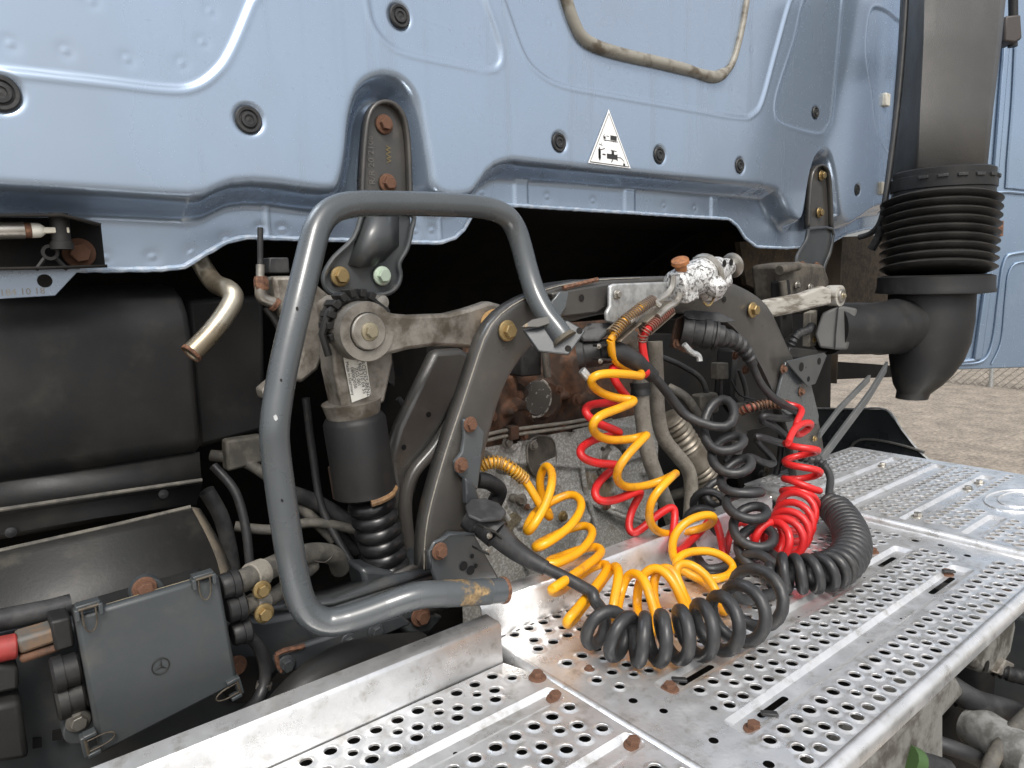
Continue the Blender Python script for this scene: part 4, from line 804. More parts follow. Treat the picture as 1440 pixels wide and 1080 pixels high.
def pol(X_, Z_, pts, Y, h, e=.008): return h*sstep(-sdf(np.array([[P(a, c, Y).x, P(a, c, Y).z] for a, c in pts]), X_, Z_), -e/2, e/2)
Yr = 1.12
def rust_f(X_, Z_):
    h = np.zeros(X_.shape)
    h += disc(X_, Z_, 757, 560, Yr, .062, .012); h += disc(X_, Z_, 757, 560, Yr, .040, .016); h -= disc(X_, Z_, 757, 560, Yr, .033, .003, .004)
    h += capsule(X_, Z_, (705, 520), (730, 600), Yr, .022, .02); h += pol(X_, Z_, [(675, 540), (705, 520), (712, 585), (690, 610)], Yr, .03)
    h += capsule(X_, Z_, (800, 510), (812, 590), Yr, .02, .025); h += capsule(X_, Z_, (840, 500), (850, 585), Yr, .026, .015)
    h += capsule(X_, Z_, (700, 575), (730, 540), Yr, .010, .022); h += disc(X_, Z_, 812, 562, Yr, .016, .03); h += disc(X_, Z_, 790, 556, Yr, .010, .02)
    h += .0015*np.sin(X_*67+2*np.sin(Z_*40))*np.sin(Z_*58); return h
relief('rusty_block', (655, 455, 905, 612), Yr, rust_f, 'rustcast')
b = MB(); q = P(755, 560, Yr-.030); b.lathe([(.0365, .004), (.0365, 0), (.034, -.004), (.0001, -.005)], q, (0, 1, 0), 36); mesh_obj('round_cover', b, mat('speckled_cover', (.10, .092, .08), .7, 0, col2=(.45, .43, .40), nscale=75, lo=.60, hi=.66, bump=.3), en)
b = MB(); b.tube([q+Vector((.039*math.cos(a), .001, .039*math.sin(a))) for a in np.linspace(-2.2, 1.2, 20)], .003, 8); mesh_obj('gasket_crescent', b, mat('white_crust', (.5, .47, .42), .8, 0, col2=(.12, .1, .08), nscale=120, lo=.45, hi=.55), en)
for a, c, r in ((691, 586, .013), (722, 574, .010), (730, 556, .010), (811, 562, .013), (786, 548, .010), (700, 552, .009)): bolt(en, P(a, c, 1.075), BACK, r, 'rust')
b = MB(); b.prism(PL([(734, 488), (762, 480), (762, 528), (734, 530)], 1.04), (0, .05, 0)); mesh_obj('sensor_box', b, 'rubber', en, bevel=.004)
b = MB(); b.tube(PV([(766, 492, 1.03), (770, 530, 1.03)]), .008, 10); mesh_obj('sensor_post', b, 'cast', en)
Yc = 1.06
def cast_f(X_, Z_):
    h = .02*np.exp(-(((X_-P(780, 720, Yc).x)/.16)**2+((Z_-P(780, 720, Yc).z)/.13)**2))
    h += pol(X_, Z_, [(675, 612), (820, 590), (905, 600), (905, 640), (850, 660), (680, 650)], Yc, .012)
    h -= disc(X_, Z_, 858, 645, Yc, .040, .02, .015); h += disc(X_, Z_, 858, 645, Yc, .028, .022, .012); h += capsule(X_, Z_, (858, 626), (858, 664), Yc, .004, .012)
    for A_, B__ in (((700, 700), (790, 830)), ((730, 600), (690, 760)), ((800, 690), (900, 730)), ((790, 600), (800, 700)), ((830, 700), (800, 790)), ((860, 690), (940, 760))): h += capsule(X_, Z_, A_, B__, Yc, .005, .006, .006)
    for a, c, r in ((711, 623, .014), (738, 614, .010), (792, 602, .009), (735, 703, .016), (792, 727, .012), (853, 712, .010), (905, 660, .014)): h += disc(X_, Z_, a, c, Yc, r, .014, .008)
    h += pol(X_, Z_, [(708, 740), (726, 722), (734, 728), (716, 748)], Yc, .006, .003)
    return h
relief('bell_housing', (650, 604, 926, 850), Yc, cast_f, 'casting', .0035)
for a, c, r, m in ((713, 622, .0125, 'cast'), (737, 613, .0095, 'rust'), (790, 601, .009, 'rust'), (750, 626, .010, 'cast'), (733, 703, .013, 'cast'), (741, 713, .007, 'rust'), (791, 726, .012, 'brass'), (853, 711, .010, 'rust'), (833, 617, .008, 'cast')):
    bolt(en, P(a, c, Yc-.034), BACK, r, m)
cvp = catmull(PL([(742, 650), (742, 626), (752, 615), (768, 613), (778, 620), (782, 642), (779, 664), (766, 672), (751, 668), (742, 650)], Yc-.020), 4)[:-1]
b = MB(); b.prism(cvp, (0, .03, 0)); cvo = mesh_obj('oval_cover', b, 'darkcast', en, bevel=.003)
b = MB(); b.tube(cvp+[cvp[0]], .0022, 6); mesh_obj('cover_rim', b, 'cast', cvo)
q = P(858, 645, Yc-.012); b = MB(); b.lathe([(.046, .02), (.046, -.004), (.041, -.008), (.037, -.004), (.036, .006), (.026, .008), (.020, -.002), (.0001, -.004)], q, (0, 1, 0), 32); mesh_obj('shaft_port', b, 'cast', en)
for a0 in range(6):
    a_ = a0*math.pi/3+.3; bolt(en, q+Vector((.041*math.cos(a_), -.006, .041*math.sin(a_))), BACK, .0055, 'darkbolt')
for l_ in ([(690, 690), (720, 740), (745, 800)], [(800, 690), (850, 716), (900, 735)], [(815, 620), (822, 680), (838, 740)]):
    b = MB(); b.tube(catmull(PL(l_, Yc-.022), 5), .0055, 8); mesh_obj('casting_rib', b, 'casting', en)
b = MB(); b.prism(PL([(708, 742), (727, 722), (735, 729), (716, 750)], Yc-.028), (0, .02, 0)); mesh_obj('data_tag', b, 'zinc', en)
for a, c, r, l in ((676, 640, .010, .03), (702, 660, .008, .03), (720, 700, .009, .03), (838, 700, .008, .02), (880, 690, .009, .03), (770, 690, .006, .02)):
    q = P(a, c, Yc-.02); b = MB(); b.lathe([(r, 0), (r, -l*.6), (r*.7, -l*.6), (r*.7, -l)], q, (0, 1, 0), 10); mesh_obj('stud', b, 'cast', en)
b = MB(); b.tube(PV([(676, 613, 1.02), (706, 606, 1.02), (800, 594, 1.02), (860, 583, 1.02)]), .0035, 8); b.tube(PV([(676, 622, 1.02), (705, 614, 1.02), (800, 601, 1.02), (860, 590, 1.02)]), .0035, 8); mesh_obj('brake_line', b, 'pipe', en)
b = MB(); b.abox(P(720, 606, 1.018).x-.010, P(720, 606, 1.018).x+.010, 1.008, 1.028, P(720, 609, 1.018).z-.012, P(720, 606, 1.018).z+.010); mesh_obj('line_clip', b, 'rustcast', en, bevel=.002)
b = MB(); b.tube(catmull(PV([(672, 675, .99), (688, 678, .985), (702, 690, .99), (696, 706, 1.0)]), 6), .0145, 14); mesh_obj('coolant_stub', b, 'rubber', en)
for (a, c, r, l) in ((420, 690, .02, 1.2), (455, 720, .02, 1.2)): pass
b = MB(); b.tube(catmull(PV([(395, 690, 1.2), (440, 705, 1.2), (490, 735, 1.18), (520, 770, 1.16)]), 6), .015, 12); b.tube(catmull(PV([(420, 715, 1.22), (470, 745, 1.2), (505, 775, 1.18)]), 6), .013, 12); mesh_obj('rear_hoses', b, 'rubber', en)
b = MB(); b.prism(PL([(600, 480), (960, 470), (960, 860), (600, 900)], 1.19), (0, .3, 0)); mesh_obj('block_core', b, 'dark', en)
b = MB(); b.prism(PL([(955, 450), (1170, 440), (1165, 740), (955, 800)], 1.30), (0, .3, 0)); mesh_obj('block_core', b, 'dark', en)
b = MB(); b.prism(PL([(670, 520), (690, 510), (692, 575), (676, 590)], 1.10), (0, .02, 0)); mesh_obj('lifting_eye', b, 'rustcast', en, bevel=.003)
# dark clutter on the right half of the opening
rc_ = thing('fuse_module', 'dark module with a tan clip on the right of the engine opening', 'module', P(1040, 580, 1.0))
b = MB(); b.prism(PL([(1036, 490), (1086, 500), (1096, 560), (1060, 600), (1030, 560)], 1.02), (0, .06, 0)); mesh_obj('module_body', b, 'plastic', rc_, bevel=.01)
b = MB(); b.prism(PL([(1009, 510), (1025, 510), (1025, 534), (1009, 534)], .98), (0, .02, 0)); mesh_obj('tan_clip', b, 'hose', rc_, bevel=.003)
b = MB(); b.tube(PV([(1014, 534, .985), (1014, 570, .985)]), .004, 8); b.tube(catmull(PV([(1028, 534, .985), (1040, 555, .98), (1062, 562, .97)]), 4), .0025, 8); mesh_obj('leads', b, 'cable', rc_)
b = MB(); b.prism(PL([(1035, 568), (1062, 562), (1082, 600), (1052, 606), (1044, 640), (1034, 640)], .92), (0, .012, 0)); mesh_obj('hose_bracket', b, 'brown', rc_, bevel=.003)
b = MB(); b.prism(PL([(1055, 640), (1080, 650), (1090, 700), (1050, 710), (1040, 670)], 1.0), (0, .05, 0)); mesh_obj('lower_module', b, 'dark', rc_, bevel=.01)
bolt(rc_, P(1070, 668, .99), BACK, .014, 'rubber'); bolt(rc_, P(1033, 500, .93), BACK, .010, 'rust'); bolt(rc_, P(1047, 520, .92), BACK, .011, 'rust')
# grey pipes and corrugated pipe
gp1 = thing('coolant_pipe', 'dirty grey metal pipe with a black sleeve rising behind the hoses', 'pipe', P(950, 750, .95), 'grey pipes in the engine opening')
b = MB(); b.tube(catmull(PV([(862, 500, .99), (868, 484, .985), (880, 474, .975), (893, 480, .965), (899, 500, .96), (901, 540, .955), (904, 590, .95), (912, 640, .945), (930, 690, .945), (948, 740, .95), (962, 800, .955)]), 6), .0165, 16); mesh_obj('pipe_tube', b, 'pipe', gp1)
b = MB(); q0, q1 = P(900, 538, .955), P(901, 556, .953); b.tube([q0, q0.lerp(q1, .3), q0.lerp(q1, .35), q0.lerp(q1, .6), q0.lerp(q1, .65), q1], [.0205, .0205, .0195, .0195, .0205, .0205], 18); mesh_obj('rubber_sleeve', b, 'rubber', gp1)
gp2 = thing('coolant_pipe', 'dirty grey metal pipe with an S-bend beside the corrugated pipe', 'pipe', P(980, 730, .96), 'grey pipes in the engine opening')
b = MB(); b.tube(catmull(PV([(921, 480, .985), (923, 530, .98), (925, 580, .975), (933, 615, .97), (952, 640, .965), (968, 662, .96), (972, 690, .96), (970, 730, .96), (966, 790, .965)]), 6), .0160, 16); mesh_obj('pipe_tube', b, 'pipe', gp2)
cp = thing('corrugated_pipe', 'corrugated flexible metal exhaust pipe behind the grey pipes', 'pipe', P(990, 650, 1.1))
c0_, c1_ = P(940, 588, 1.05), P(1015, 712, 1.0); n_ = 64
b = MB(); path = [c0_.lerp(c1_, k/n_) for k in range(n_+1)]; b.tube(path, [.036+.0032*math.sin(k*math.pi*.62) if k < 22 or k > 34 else .038 for k in range(n_+1)], 24); mesh_obj('flex_section', b, mat('flex_steel', (.30, .27, .22), .45, .5, col2=(.18, .155, .12), nscale=20), cp, sharp=80)

wl = thing('wiring_harness', 'tangle of dark cables and lines in the shadow behind the strut', 'wiring', P(450, 740, 1.2))
for l_, r_, m_ in (([(300, 655, 1.25), (330, 690, 1.22), (345, 740, 1.2), (352, 800, 1.18)], .008, 'cable'), ([(296, 640, 1.28), (345, 650, 1.25), (400, 690, 1.22), (470, 760, 1.18)], .010, 'hose'), ([(430, 560, 1.2), (440, 640, 1.2), (455, 720, 1.18), (500, 800, 1.12)], .007, 'cable'),
                  ([(560, 560, 1.15), (590, 600, 1.14), (640, 640, 1.12), (668, 690, 1.1)], .006, 'cable'), ([(330, 740, 1.22), (380, 745, 1.2), (440, 735, 1.18), (500, 745, 1.15)], .009, 'hose'), ([(600, 690, 1.12), (620, 720, 1.1), (612, 770, 1.08), (590, 800, 1.05)], .008, 'hose'), ([(620, 660, 1.12), (645, 650, 1.11), (668, 655, 1.1)], .004, 'steel')):
    b = MB(); b.tube(catmull(PV(l_), 6), r_, 10); mesh_obj('cable_run', b, m_, wl)
b = MB(); b.prism(PL([(318, 620), (372, 612), (374, 650), (320, 664)], 1.24), (0, .03, 0)); mesh_obj('junction_block', b, 'hose', wl, bevel=.005)
b = MB(); b.prism(PL([(470, 660), (486, 655), (492, 700), (478, 708)], 1.14), (0, .03, 0)); mesh_obj('cable_bracket', b, 'rustcast', wl, bevel=.003)
wl2 = thing('wiring_harness', 'thin dark lines crossing the engine opening under the ribbed socket', 'wiring', P(960, 540, 1.1))
for l_, r_, m_ in (([(925, 500, 1.1), (960, 515, 1.08), (990, 540, 1.06), (1000, 600, 1.05)], .007, 'cable'), ([(940, 545, 1.1), (965, 560, 1.06), (985, 590, 1.04)], .012, 'hose'), ([(1040, 520, 1.0), (1050, 560, .99), (1040, 610, .98), (1020, 650, .98)], .006, 'cable'), ([(1085, 560, .93), (1098, 600, .92), (1096, 650, .92), (1080, 700, .93)], .008, 'cable'), ([(940, 700, 1.1), (975, 690, 1.05), (1010, 700, 1.02), (1060, 700, .98)], .014, 'hose')):
    b = MB(); b.tube(catmull(PV(l_), 6), r_, 10); mesh_obj('cable_run', b, m_, wl2)
b = MB(); b.prism(PL([(985, 556), (1010, 552), (1012, 580), (988, 584)], 1.04), (0, .03, 0)); mesh_obj('junction_block', b, 'hose', wl2, bevel=.005)
bolt(wl2, P(1078, 660, .95), BACK, .012, 'darkbolt'); bolt(wl2, P(998, 568, 1.035), BACK, .008, 'darkbolt')

# ================================================================== hose coupling and its holder
ho = thing('hose_holder', 'galvanised holder plate with coupling arms on the arch crown', 'holder', P(910, 430, .84))
b = MB(); b.prism(PL([(858, 402), (864, 399), (944, 396), (950, 402), (950, 425), (905, 462), (880, 462), (854, 452), (853, 440), (858, 430)], .815), (0, .008, 0)); mesh_obj('holder_plate', b, 'galv', ho, bevel=.003)
bolt(ho, P(868, 414, .813), BACK, .0085, 'steel')
def arm_clip(pts, m, spring, Y0=.80):
    b = MB(); b.tube(catmull(PV(pts), 4), .0085, 10); mesh_obj('quick_release_arm', b, m, ho)
    (a, c), (a2, c2) = spring; n_ = 46; p0, p1 = P(a, c, Y0-.012), P(a2, c2, Y0-.012); d_ = (p1-p0).normalized(); u_, v_ = perp(d_)
    return p0, p1, d_, u_, v_
def spring(p0, p1, r, turns, wire, m, parent, nm='bend_spring'):
    d_ = (p1-p0); u_, v_ = perp(d_); n_ = int(turns*12); b = MB()
    b.tube([p0+d_*(k/n_)+(u_*math.cos(k*math.pi/6)+v_*math.sin(k*math.pi/6))*r for k in range(n_+1)], wire, 6); return mesh_obj(nm, b, m, parent)
def springpath(path, r, turns, wire, m, parent, nm='bend_spring'):
    path = resample(path, int(turns*10)+1); u_, v_ = perp(path[1]-path[0]); pts = []
    for i, q in enumerate(path):
        t_ = (path[min(i+1, len(path)-1)]-path[max(i-1, 0)]).normalized(); u_ = (u_-t_*u_.dot(t_)).normalized(); v_ = t_.cross(u_); a = i*2*math.pi/10
        pts.append(q+(u_*math.cos(a)+v_*math.sin(a))*r)
    b = MB(); b.tube(pts, wire, 6); return mesh_obj(nm, b, m, parent)
for (A_, B__, w_) in (((862, 472), (892, 446), .011), ((905, 462), (940, 432), .0115)):
    p0, p1 = P(*A_, .80), P(*B__, .80); d_ = (p1-p0).normalized(); n2 = d_.cross(Vector((0, 1, 0))).normalized(); b = MB()
    b.box((p0+p1)/2+Vector((0, .006, 0)), d_*(p1-p0).length/2, (0, .006, 0), n2*w_); b.box((p0+p1)/2+n2*w_+Vector((0, -.002, 0)), d_*(p1-p0).length/2, (0, .010, 0), n2*.0015); b.box((p0+p1)/2-n2*w_+Vector((0, -.002, 0)), d_*(p1-p0).length/2, (0, .010, 0), n2*.0015); mesh_obj('guide_channel', b, mat('dirty_bracket', (.20, .17, .13), .6, .3, col2=(.10, .08, .06), nscale=30), ho, bevel=.001)
b = MB(); b.tube(catmull(PV([(884, 452, .785), (905, 437, .785), (922, 424, .785), (935, 416, .785), (944, 405, .785), (947, 388, .785)]), 4), .0055, 8); b.tube(catmull(PV([(925, 445, .78), (938, 433, .78), (952, 424, .78), (956, 412, .78)]), 4), .0055, 8); b.tube(PV([(920, 424, .785), (928, 430, .78)]), .005, 8); mesh_obj('lever_arm', b, 'steel', ho)
cpn = thing('hose_coupling', 'flaking aluminium double hose coupling with orange cap above the arch', 'coupling', P(990, 410, .82))
cd_ = (P(1032, 378, .80)-P(948, 408, .80)).normalized(); cu_ = Vector((0, 0, 1)); cu_ = (cu_-cd_*cu_.dot(cd_)).normalized(); cw_ = cd_.cross(cu_)
co = P(948, 402, .80); CL = (P(1032, 378, .80)-P(948, 408, .80)).length
b = MB()
b.lathe([(.014, -.004), (.026, 0), (.029, CL*.12), (.026, CL*.22), (.030, CL*.30), (.0335, CL*.38), (.0335, CL*.46), (.027, CL*.52), (.029, CL*.60), (.026, CL*.72), (.020, CL*.78), (.018, CL*.86), (.015, CL*.92)], co, cd_, 28)
b.lathe([(.018, 0), (.020, .012), (.016, .03), (.0001, .032)], co+cd_*CL*.42-cu_*.012-Vector((0, .018, 0)), -Vector((0, 1, 0))-cu_*.6, 18)
b.lathe([(.022, 0), (.023, .014), (.018, .034), (.0001, .036)], co+cd_*CL*.50-cu_*.018, -cu_*1.0+Vector((0, -.4, 0)), 18)
b.lathe([(.017, 0), (.018, .016), (.012, .028), (.0001, .03)], co+cd_*CL*.72-cu_*.008, -cu_+Vector((0, -.7, 0)), 18)
b.box(co+cd_*CL*.10-cu_*.012, cd_*.018, Vector((0, .024, 0)), cu_*.020); b.box(co+cd_*CL*.32+cu_*.014, cd_*.028, Vector((0, .014, 0)), cu_*.014)
mesh_obj('cast_body', b, 'flaked', cpn, bevel=.003, sharp=50)
b = MB(); b.tube([co+cd_*CL*.50+(cu_*math.cos(a)+cw_*math.sin(a))*.034 for a in np.linspace(-.6, 2.4, 12)], .006, 8); mesh_obj('locking_ring', b, 'steel', cpn)
b = MB(); b.lathe([(.017, 0), (.023, .003), (.024, .009), (.018, .013), (.0001, .014)], co+cd_*CL*.93, cd_, 26); mesh_obj('mushroom_cap', b, 'steel', cpn)
b = MB(); q = P(957, 372, .79); b.lathe([(.010, -.012), (.0105, 0), (.016, .003), (.015, .009), (.008, .012), (.0001, .0125)], q, cu_+cd_*-.3+Vector((0, -.2, 0)), 22); mesh_obj('orange_cap', b, mat('orange_plastic', (.36, .14, .045), .55, 0, col2=(.16, .07, .03), nscale=70), cpn)
b = MB(); b.tube(catmull(PV([(990, 425, .775), (995, 430, .775), (1000, 427, .775), (1004, 418, .775)]), 4), .0022, 6); mesh_obj('split_pin', b, 'brass', cpn)
for k_, (u1, v1) in enumerate(((.62, .016), (.78, .012), (.3, -.004))):
    b = MB(); b.lathe([(.0065, 0), (.0001, -.0005)], co+cd_*CL*u1+cu_*v1-Vector((0, .028-.006*k_, 0)), (0, 1, 0), 12); mesh_obj('core_pocket', b, 'dark', cpn)

# ================================================================== sockets for the electrical cables
def socket(label, body, lid, Y, cable_dir=None):
    t = thing('electrical_socket', label, 'socket', P(*body[0], Y), 'trailer sockets'); return t
s1 = socket('black cable socket with flat lid tucked under the handrail foot plate', [(840, 500)], None, .82)
b = MB(); q0, q1 = P(812, 500, .865), P(858, 493, .825); b.tube([q0, q0.lerp(q1, .2), q0.lerp(q1, .25), q0.lerp(q1, .7), q0.lerp(q1, .75), q1], [.027, .027, .024, .024, .021, .021], 20); mesh_obj('socket_body', b, 'rubber', s1)
b = MB(); b.prism(PV([(812, 474, .855), (828, 460, .845), (858, 459, .83), (864, 465, .82), (842, 482, .825), (818, 482, .845)]), (0, 0, .008)); mesh_obj('hinged_lid', b, 'rubber', s1, bevel=.003)
b = MB(); b.ribbon(PV([(838, 486, .81), (856, 484, .81), (860, 488, .81)]), (0, 1, 0), .008, (0, 0, 1), .0022); b.ribbon(PV([(838, 505, .81), (856, 506, .81)]), (0, 1, 0), .008, (0, 0, 1), .002); mesh_obj('latch', b, 'plastic', s1, bevel=.001)
b = MB(); b.tube(PV([(818, 520, .80), (828, 532, .795)]), .007, 8); mesh_obj('lid_lever', b, 'galv', s1, bevel=.001)
for a, c in ((842, 487), (844, 508)): bolt(s1, P(a, c, .803), BACK, .0045, 'steel')
s2 = socket('black ribbed socket with long lid below the aluminium coupling', [(985, 465)], None, .84)
q0, q1 = P(958, 464, .845), P(1016, 474, .79)
b = MB(); b.tube([q0.lerp(q1, k) for k in (0, .25, .28, .5, .53, .7, .72, .78, .80, .86, .88, 1)], [.029, .029, .0265, .0265, .029, .029, .025, .025, .028, .028, .022, .022], 24); mesh_obj('socket_body', b, 'rubber', s2)
b = MB(); b.prism(PV([(968, 442, .83), (980, 440, .82), (1018, 443, .80), (1038, 453, .79), (1020, 454, .795), (990, 452, .81), (968, 449, .82)]), (0, .012, .006)); mesh_obj('hinged_lid', b, 'rubber', s2, bevel=.003)
b = MB(); b.prism(PL([(952, 448), (968, 440), (976, 500), (944, 488)], .85), (0, .006, 0)); mesh_obj('mounting_flange', b, 'rustcast', s2, bevel=.002)
bolt(s2, P(950, 483, .846), BACK, .009, 'rust')
b = MB(); b.tube(catmull(PV([(962, 484, .80), (972, 495, .795), (982, 500, .79), (984, 508, .788)]), 4), .0055, 8); mesh_obj('lid_lever', b, 'galv', s2)
s3 = socket('black socket with round lid at the foot of the arch above the rail end', [(690, 730)], None, .80)
q0, q1 = P(664, 722, .83), P(700, 752, .79)
b = MB(); b.tube([q0, q0.lerp(q1, .4), q0.lerp(q1, .45), q1], [.026, .026, .022, .022], 20); mesh_obj('socket_body', b, 'rubber', s3)
b = MB(); lidp = PV([(654, 715, .81), (662, 706, .815), (682, 705, .81), (702, 712, .795), (713, 724, .78), (704, 734, .775), (676, 737, .78), (658, 730, .795)]); b.prism(lidp, (0, 0, .006)); mesh_obj('round_lid', b, 'rubber', s3, bevel=.003)
b = MB(); b.prism(PL([(655, 672), (668, 682), (676, 704), (656, 710)], .825), (0, .012, 0)); mesh_obj('lid_bracket', b, 'grey', s3, bevel=.003)
for a, c in ((688, 753), (686, 775)): bolt(s3, P(a, c, .772), BACK, .0048, 'steel')
b = MB(); b.ribbon(PV([(676, 740, .775), (692, 746, .772), (702, 756, .77)]), (0, 1, 0), .008, (0, 0, 1), .002); b.ribbon(PV([(668, 770, .775), (684, 778, .772)]), (0, 1, 0), .008, (0, 0, 1), .002); mesh_obj('latch', b, 'plastic', s3, bevel=.001)

# ================================================================== coiled hoses and cables
DECK = ZD+.003
def PC(t, r):                         # measured point; rests on the deck where it would sink below it
    p = P(*t)
    if p.y < .752 and .5 < p.x < 1.44 and p.z < DECK+r: p = PZ(t[0], t[1], DECK+r)
    return p
def helix(axis, R, turns, ph, sgn, per=18, n0=Vector((0, 0, 1)), ease=None):
    ax = resample(catmull(axis, 8), int(turns*per)+1); n = len(ax); t = (ax[1]-ax[0]).normalized(); u = (n0-t*n0.dot(t)).normalized(); out = []
    for i in range(n):
        tn = (ax[min(i+1, n-1)]-ax[max(i-1, 0)]).normalized(); u = (u-tn*u.dot(tn)).normalized(); v = tn.cross(u)
        a = ph+sgn*2*math.pi*i/per; k = i/(n-1); Rr = R if not callable(R) else R(k)
        out.append(ax[i]+(u*math.cos(a)+v*math.sin(a))*Rr)
    return out
def helixn(axis, turns, radii, ph, sgn, per=18, shear=None):      # turn count and radius given at each axis point
    sm = catmull(axis, 12); n1 = 12; tv = []; rv = []
    for i in range(len(axis)-1):
        for k in range(n1): tv.append(turns[i]+(turns[i+1]-turns[i])*k/n1); rv.append(radii[i]+(radii[i+1]-radii[i])*k/n1)
    tv.append(turns[-1]); rv.append(radii[-1]); n = int(turns[-1]*per)+1; tt_ = np.linspace(0, turns[-1], n)
    co_ = [np.interp(tt_, tv, [p[j] for p in sm]) for j in range(3)]; rr_ = np.interp(tt_, tv, rv); ax = [Vector((co_[0][i], co_[1][i], co_[2][i])) for i in range(n)]
    u = Vector((0, 0, 1)); t = (ax[1]-ax[0]).normalized(); u = (u-t*u.dot(t)).normalized(); out = []
    for i in range(n):
        tn = (ax[min(i+3, n-1)]-ax[max(i-3, 0)]).normalized(); u = (u-tn*u.dot(tn)).normalized(); v = tn.cross(u); a = ph+sgn*2*math.pi*tt_[i]
        wv = (u*math.cos(a)+v*math.sin(a))*float(rr_[i])
        if shear: wv.z += float(np.interp(tt_[i], *shear))*wv.dot(Vector((_f.x, _f.y, 0)).normalized())     # slack rings sag towards the front
        out.append(ax[i]+wv)
    return out
def hose(label, cat, pts, r, m, parts=()):
    t = thing('coiled_hose' if cat == 'hose' else 'coiled_cable', label, cat, pts[0])
    b = MB(); b.tube(pts, r, 12); mesh_obj('coil', b, m, t); return t
RY = .0070
# yellow
ypts = [(722, 661, .865), (737, 673, .86), (757, 706, .84), (768, 722, .835), (773, 727, .845), (770, 718, .865), (762, 700, .87), (759, 674, .868), (767, 655, .855), (776, 664, .825), (775, 685, .805), (766, 712, .795), (752, 736, .79), (743, 747, .80), (741, 741, .83), (754, 719, .86), (775, 706, .862), (800, 695, .85), (815, 701, .825), (817, 716, .80), (802, 740, .775), (772, 762, .765), (755, 770, .775), (755, 766, .80), (772, 757, .83), (800, 744, .832), (824, 739, .815), (834, 750, .785), (818, 774, .755), (787, 791, .735), (772, 793, .74), (774, 788, .77), (788, 783, .79), (815, 773, .79), (838, 769, .775), (846, 777, .75), (826, 795, .72), (788, 821, .69), (775, 830, .695), (785, 832, .72), (806, 817, .742), (829, 800, .748), (850, 793, .735), (854, 802, .712), (835, 828, .685), (812, 856, .665), (800, 870, .66), (797, 877, .668), (804, 874, .685), (816, 858, .695), (832, 838, .705), (855, 806, .715), (866, 796, .705), (870, 808, .675), (865, 838, .655), (861, 866, .645), (866, 866, .665), (872, 838, .69), (880, 814, .692), (891, 806, .68), (905, 815, .655), (914, 838, .635), (922, 868, .62), (920, 888, .62), (906, 886, .645), (896, 856, .668), (898, 824, .675), (908, 805, .67), (925, 799, .655), (944, 814, .632), (958, 842, .615), (967, 866, .605), (962, 885, .61), (940, 880, .635), (921, 850, .655), (920, 815, .663), (930, 800, .66), (945, 802, .645), (958, 828, .625), (966, 856, .613), (975, 868, .615), (968, 850, .64), (955, 820, .665), (950, 802, .675), (958, 793, .672), (975, 796, .655), (995, 812, .635), (1010, 838, .618), (1016, 858, .61), (1022, 858, .625), (1014, 840, .655), (990, 818, .68), (962, 804, .69), (950, 794, .70), (958, 781, .705), (978, 775, .70), (1002, 776, .685), (1024, 787, .668), (1031, 800, .66), (1020, 811, .66), (996, 814, .675), (970, 806, .695), (950, 790, .71), (945, 768, .715), (952, 747, .712), (970, 731, .705), (992, 724, .70), (1004, 727, .70), (998, 738, .725), (975, 746, .755), (945, 751, .765), (924, 747, .76), (913, 730, .745), (916, 705, .735), (930, 685, .73), (947, 668, .735), (950, 666, .75), (935, 674, .775), (908, 683, .79), (882, 685, .785), (869, 676, .765), (869, 660, .75), (884, 638, .745), (906, 615, .75), (908, 612, .765), (890, 617, .785), (860, 619, .79), (840, 612, .78), (833, 599, .765), (843, 585, .76), (866, 576, .765), (888, 567, .77), (890, 562, .78), (868, 560, .795), (843, 551, .80), (831, 538, .79), (838, 528, .78), (860, 525, .775), (890, 527, .775), (902, 529, .78), (898, 521, .80), (880, 515, .812), (866, 508, .81), (860, 495, .805), (859, 478, .80)]
yl = smooth(catmull([PC(t, RY) for t in ypts], 4), 2)
yh = hose('bright yellow coiled air hose sagging from the coupling onto the deck', 'hose', yl, RY, 'yellow')
springpath(catmull(PV([(676, 655, .90), (690, 650, .89), (705, 651, .88), (718, 658, .868), (738, 675, .86)]), 5), .0098, 15, .0019, mat('spring_dull_orange', (.34, .20, .07), .5, .3, col2=(.5, .3, .05), nscale=30), yh)
b = MB(); b.tube(catmull(PV([(672, 655, .905), (690, 650, .89), (705, 651, .88), (722, 661, .865)]), 5), .0075, 12); mesh_obj('hose_tail', b, 'yellow', yh)
springpath(PV([(862, 470, .795), (877, 452, .79), (900, 434, .785), (918, 422, .785)]), .0085, 22, .0016, mat('spring_brown', (.30, .19, .08), .5, .4, col2=(.14, .11, .09), nscale=14), yh)
b = MB(); b.tube(PV([(859, 478, .80), (877, 452, .79), (918, 422, .785)]), .0066, 10); mesh_obj('hose_tail', b, 'yellow', yh)
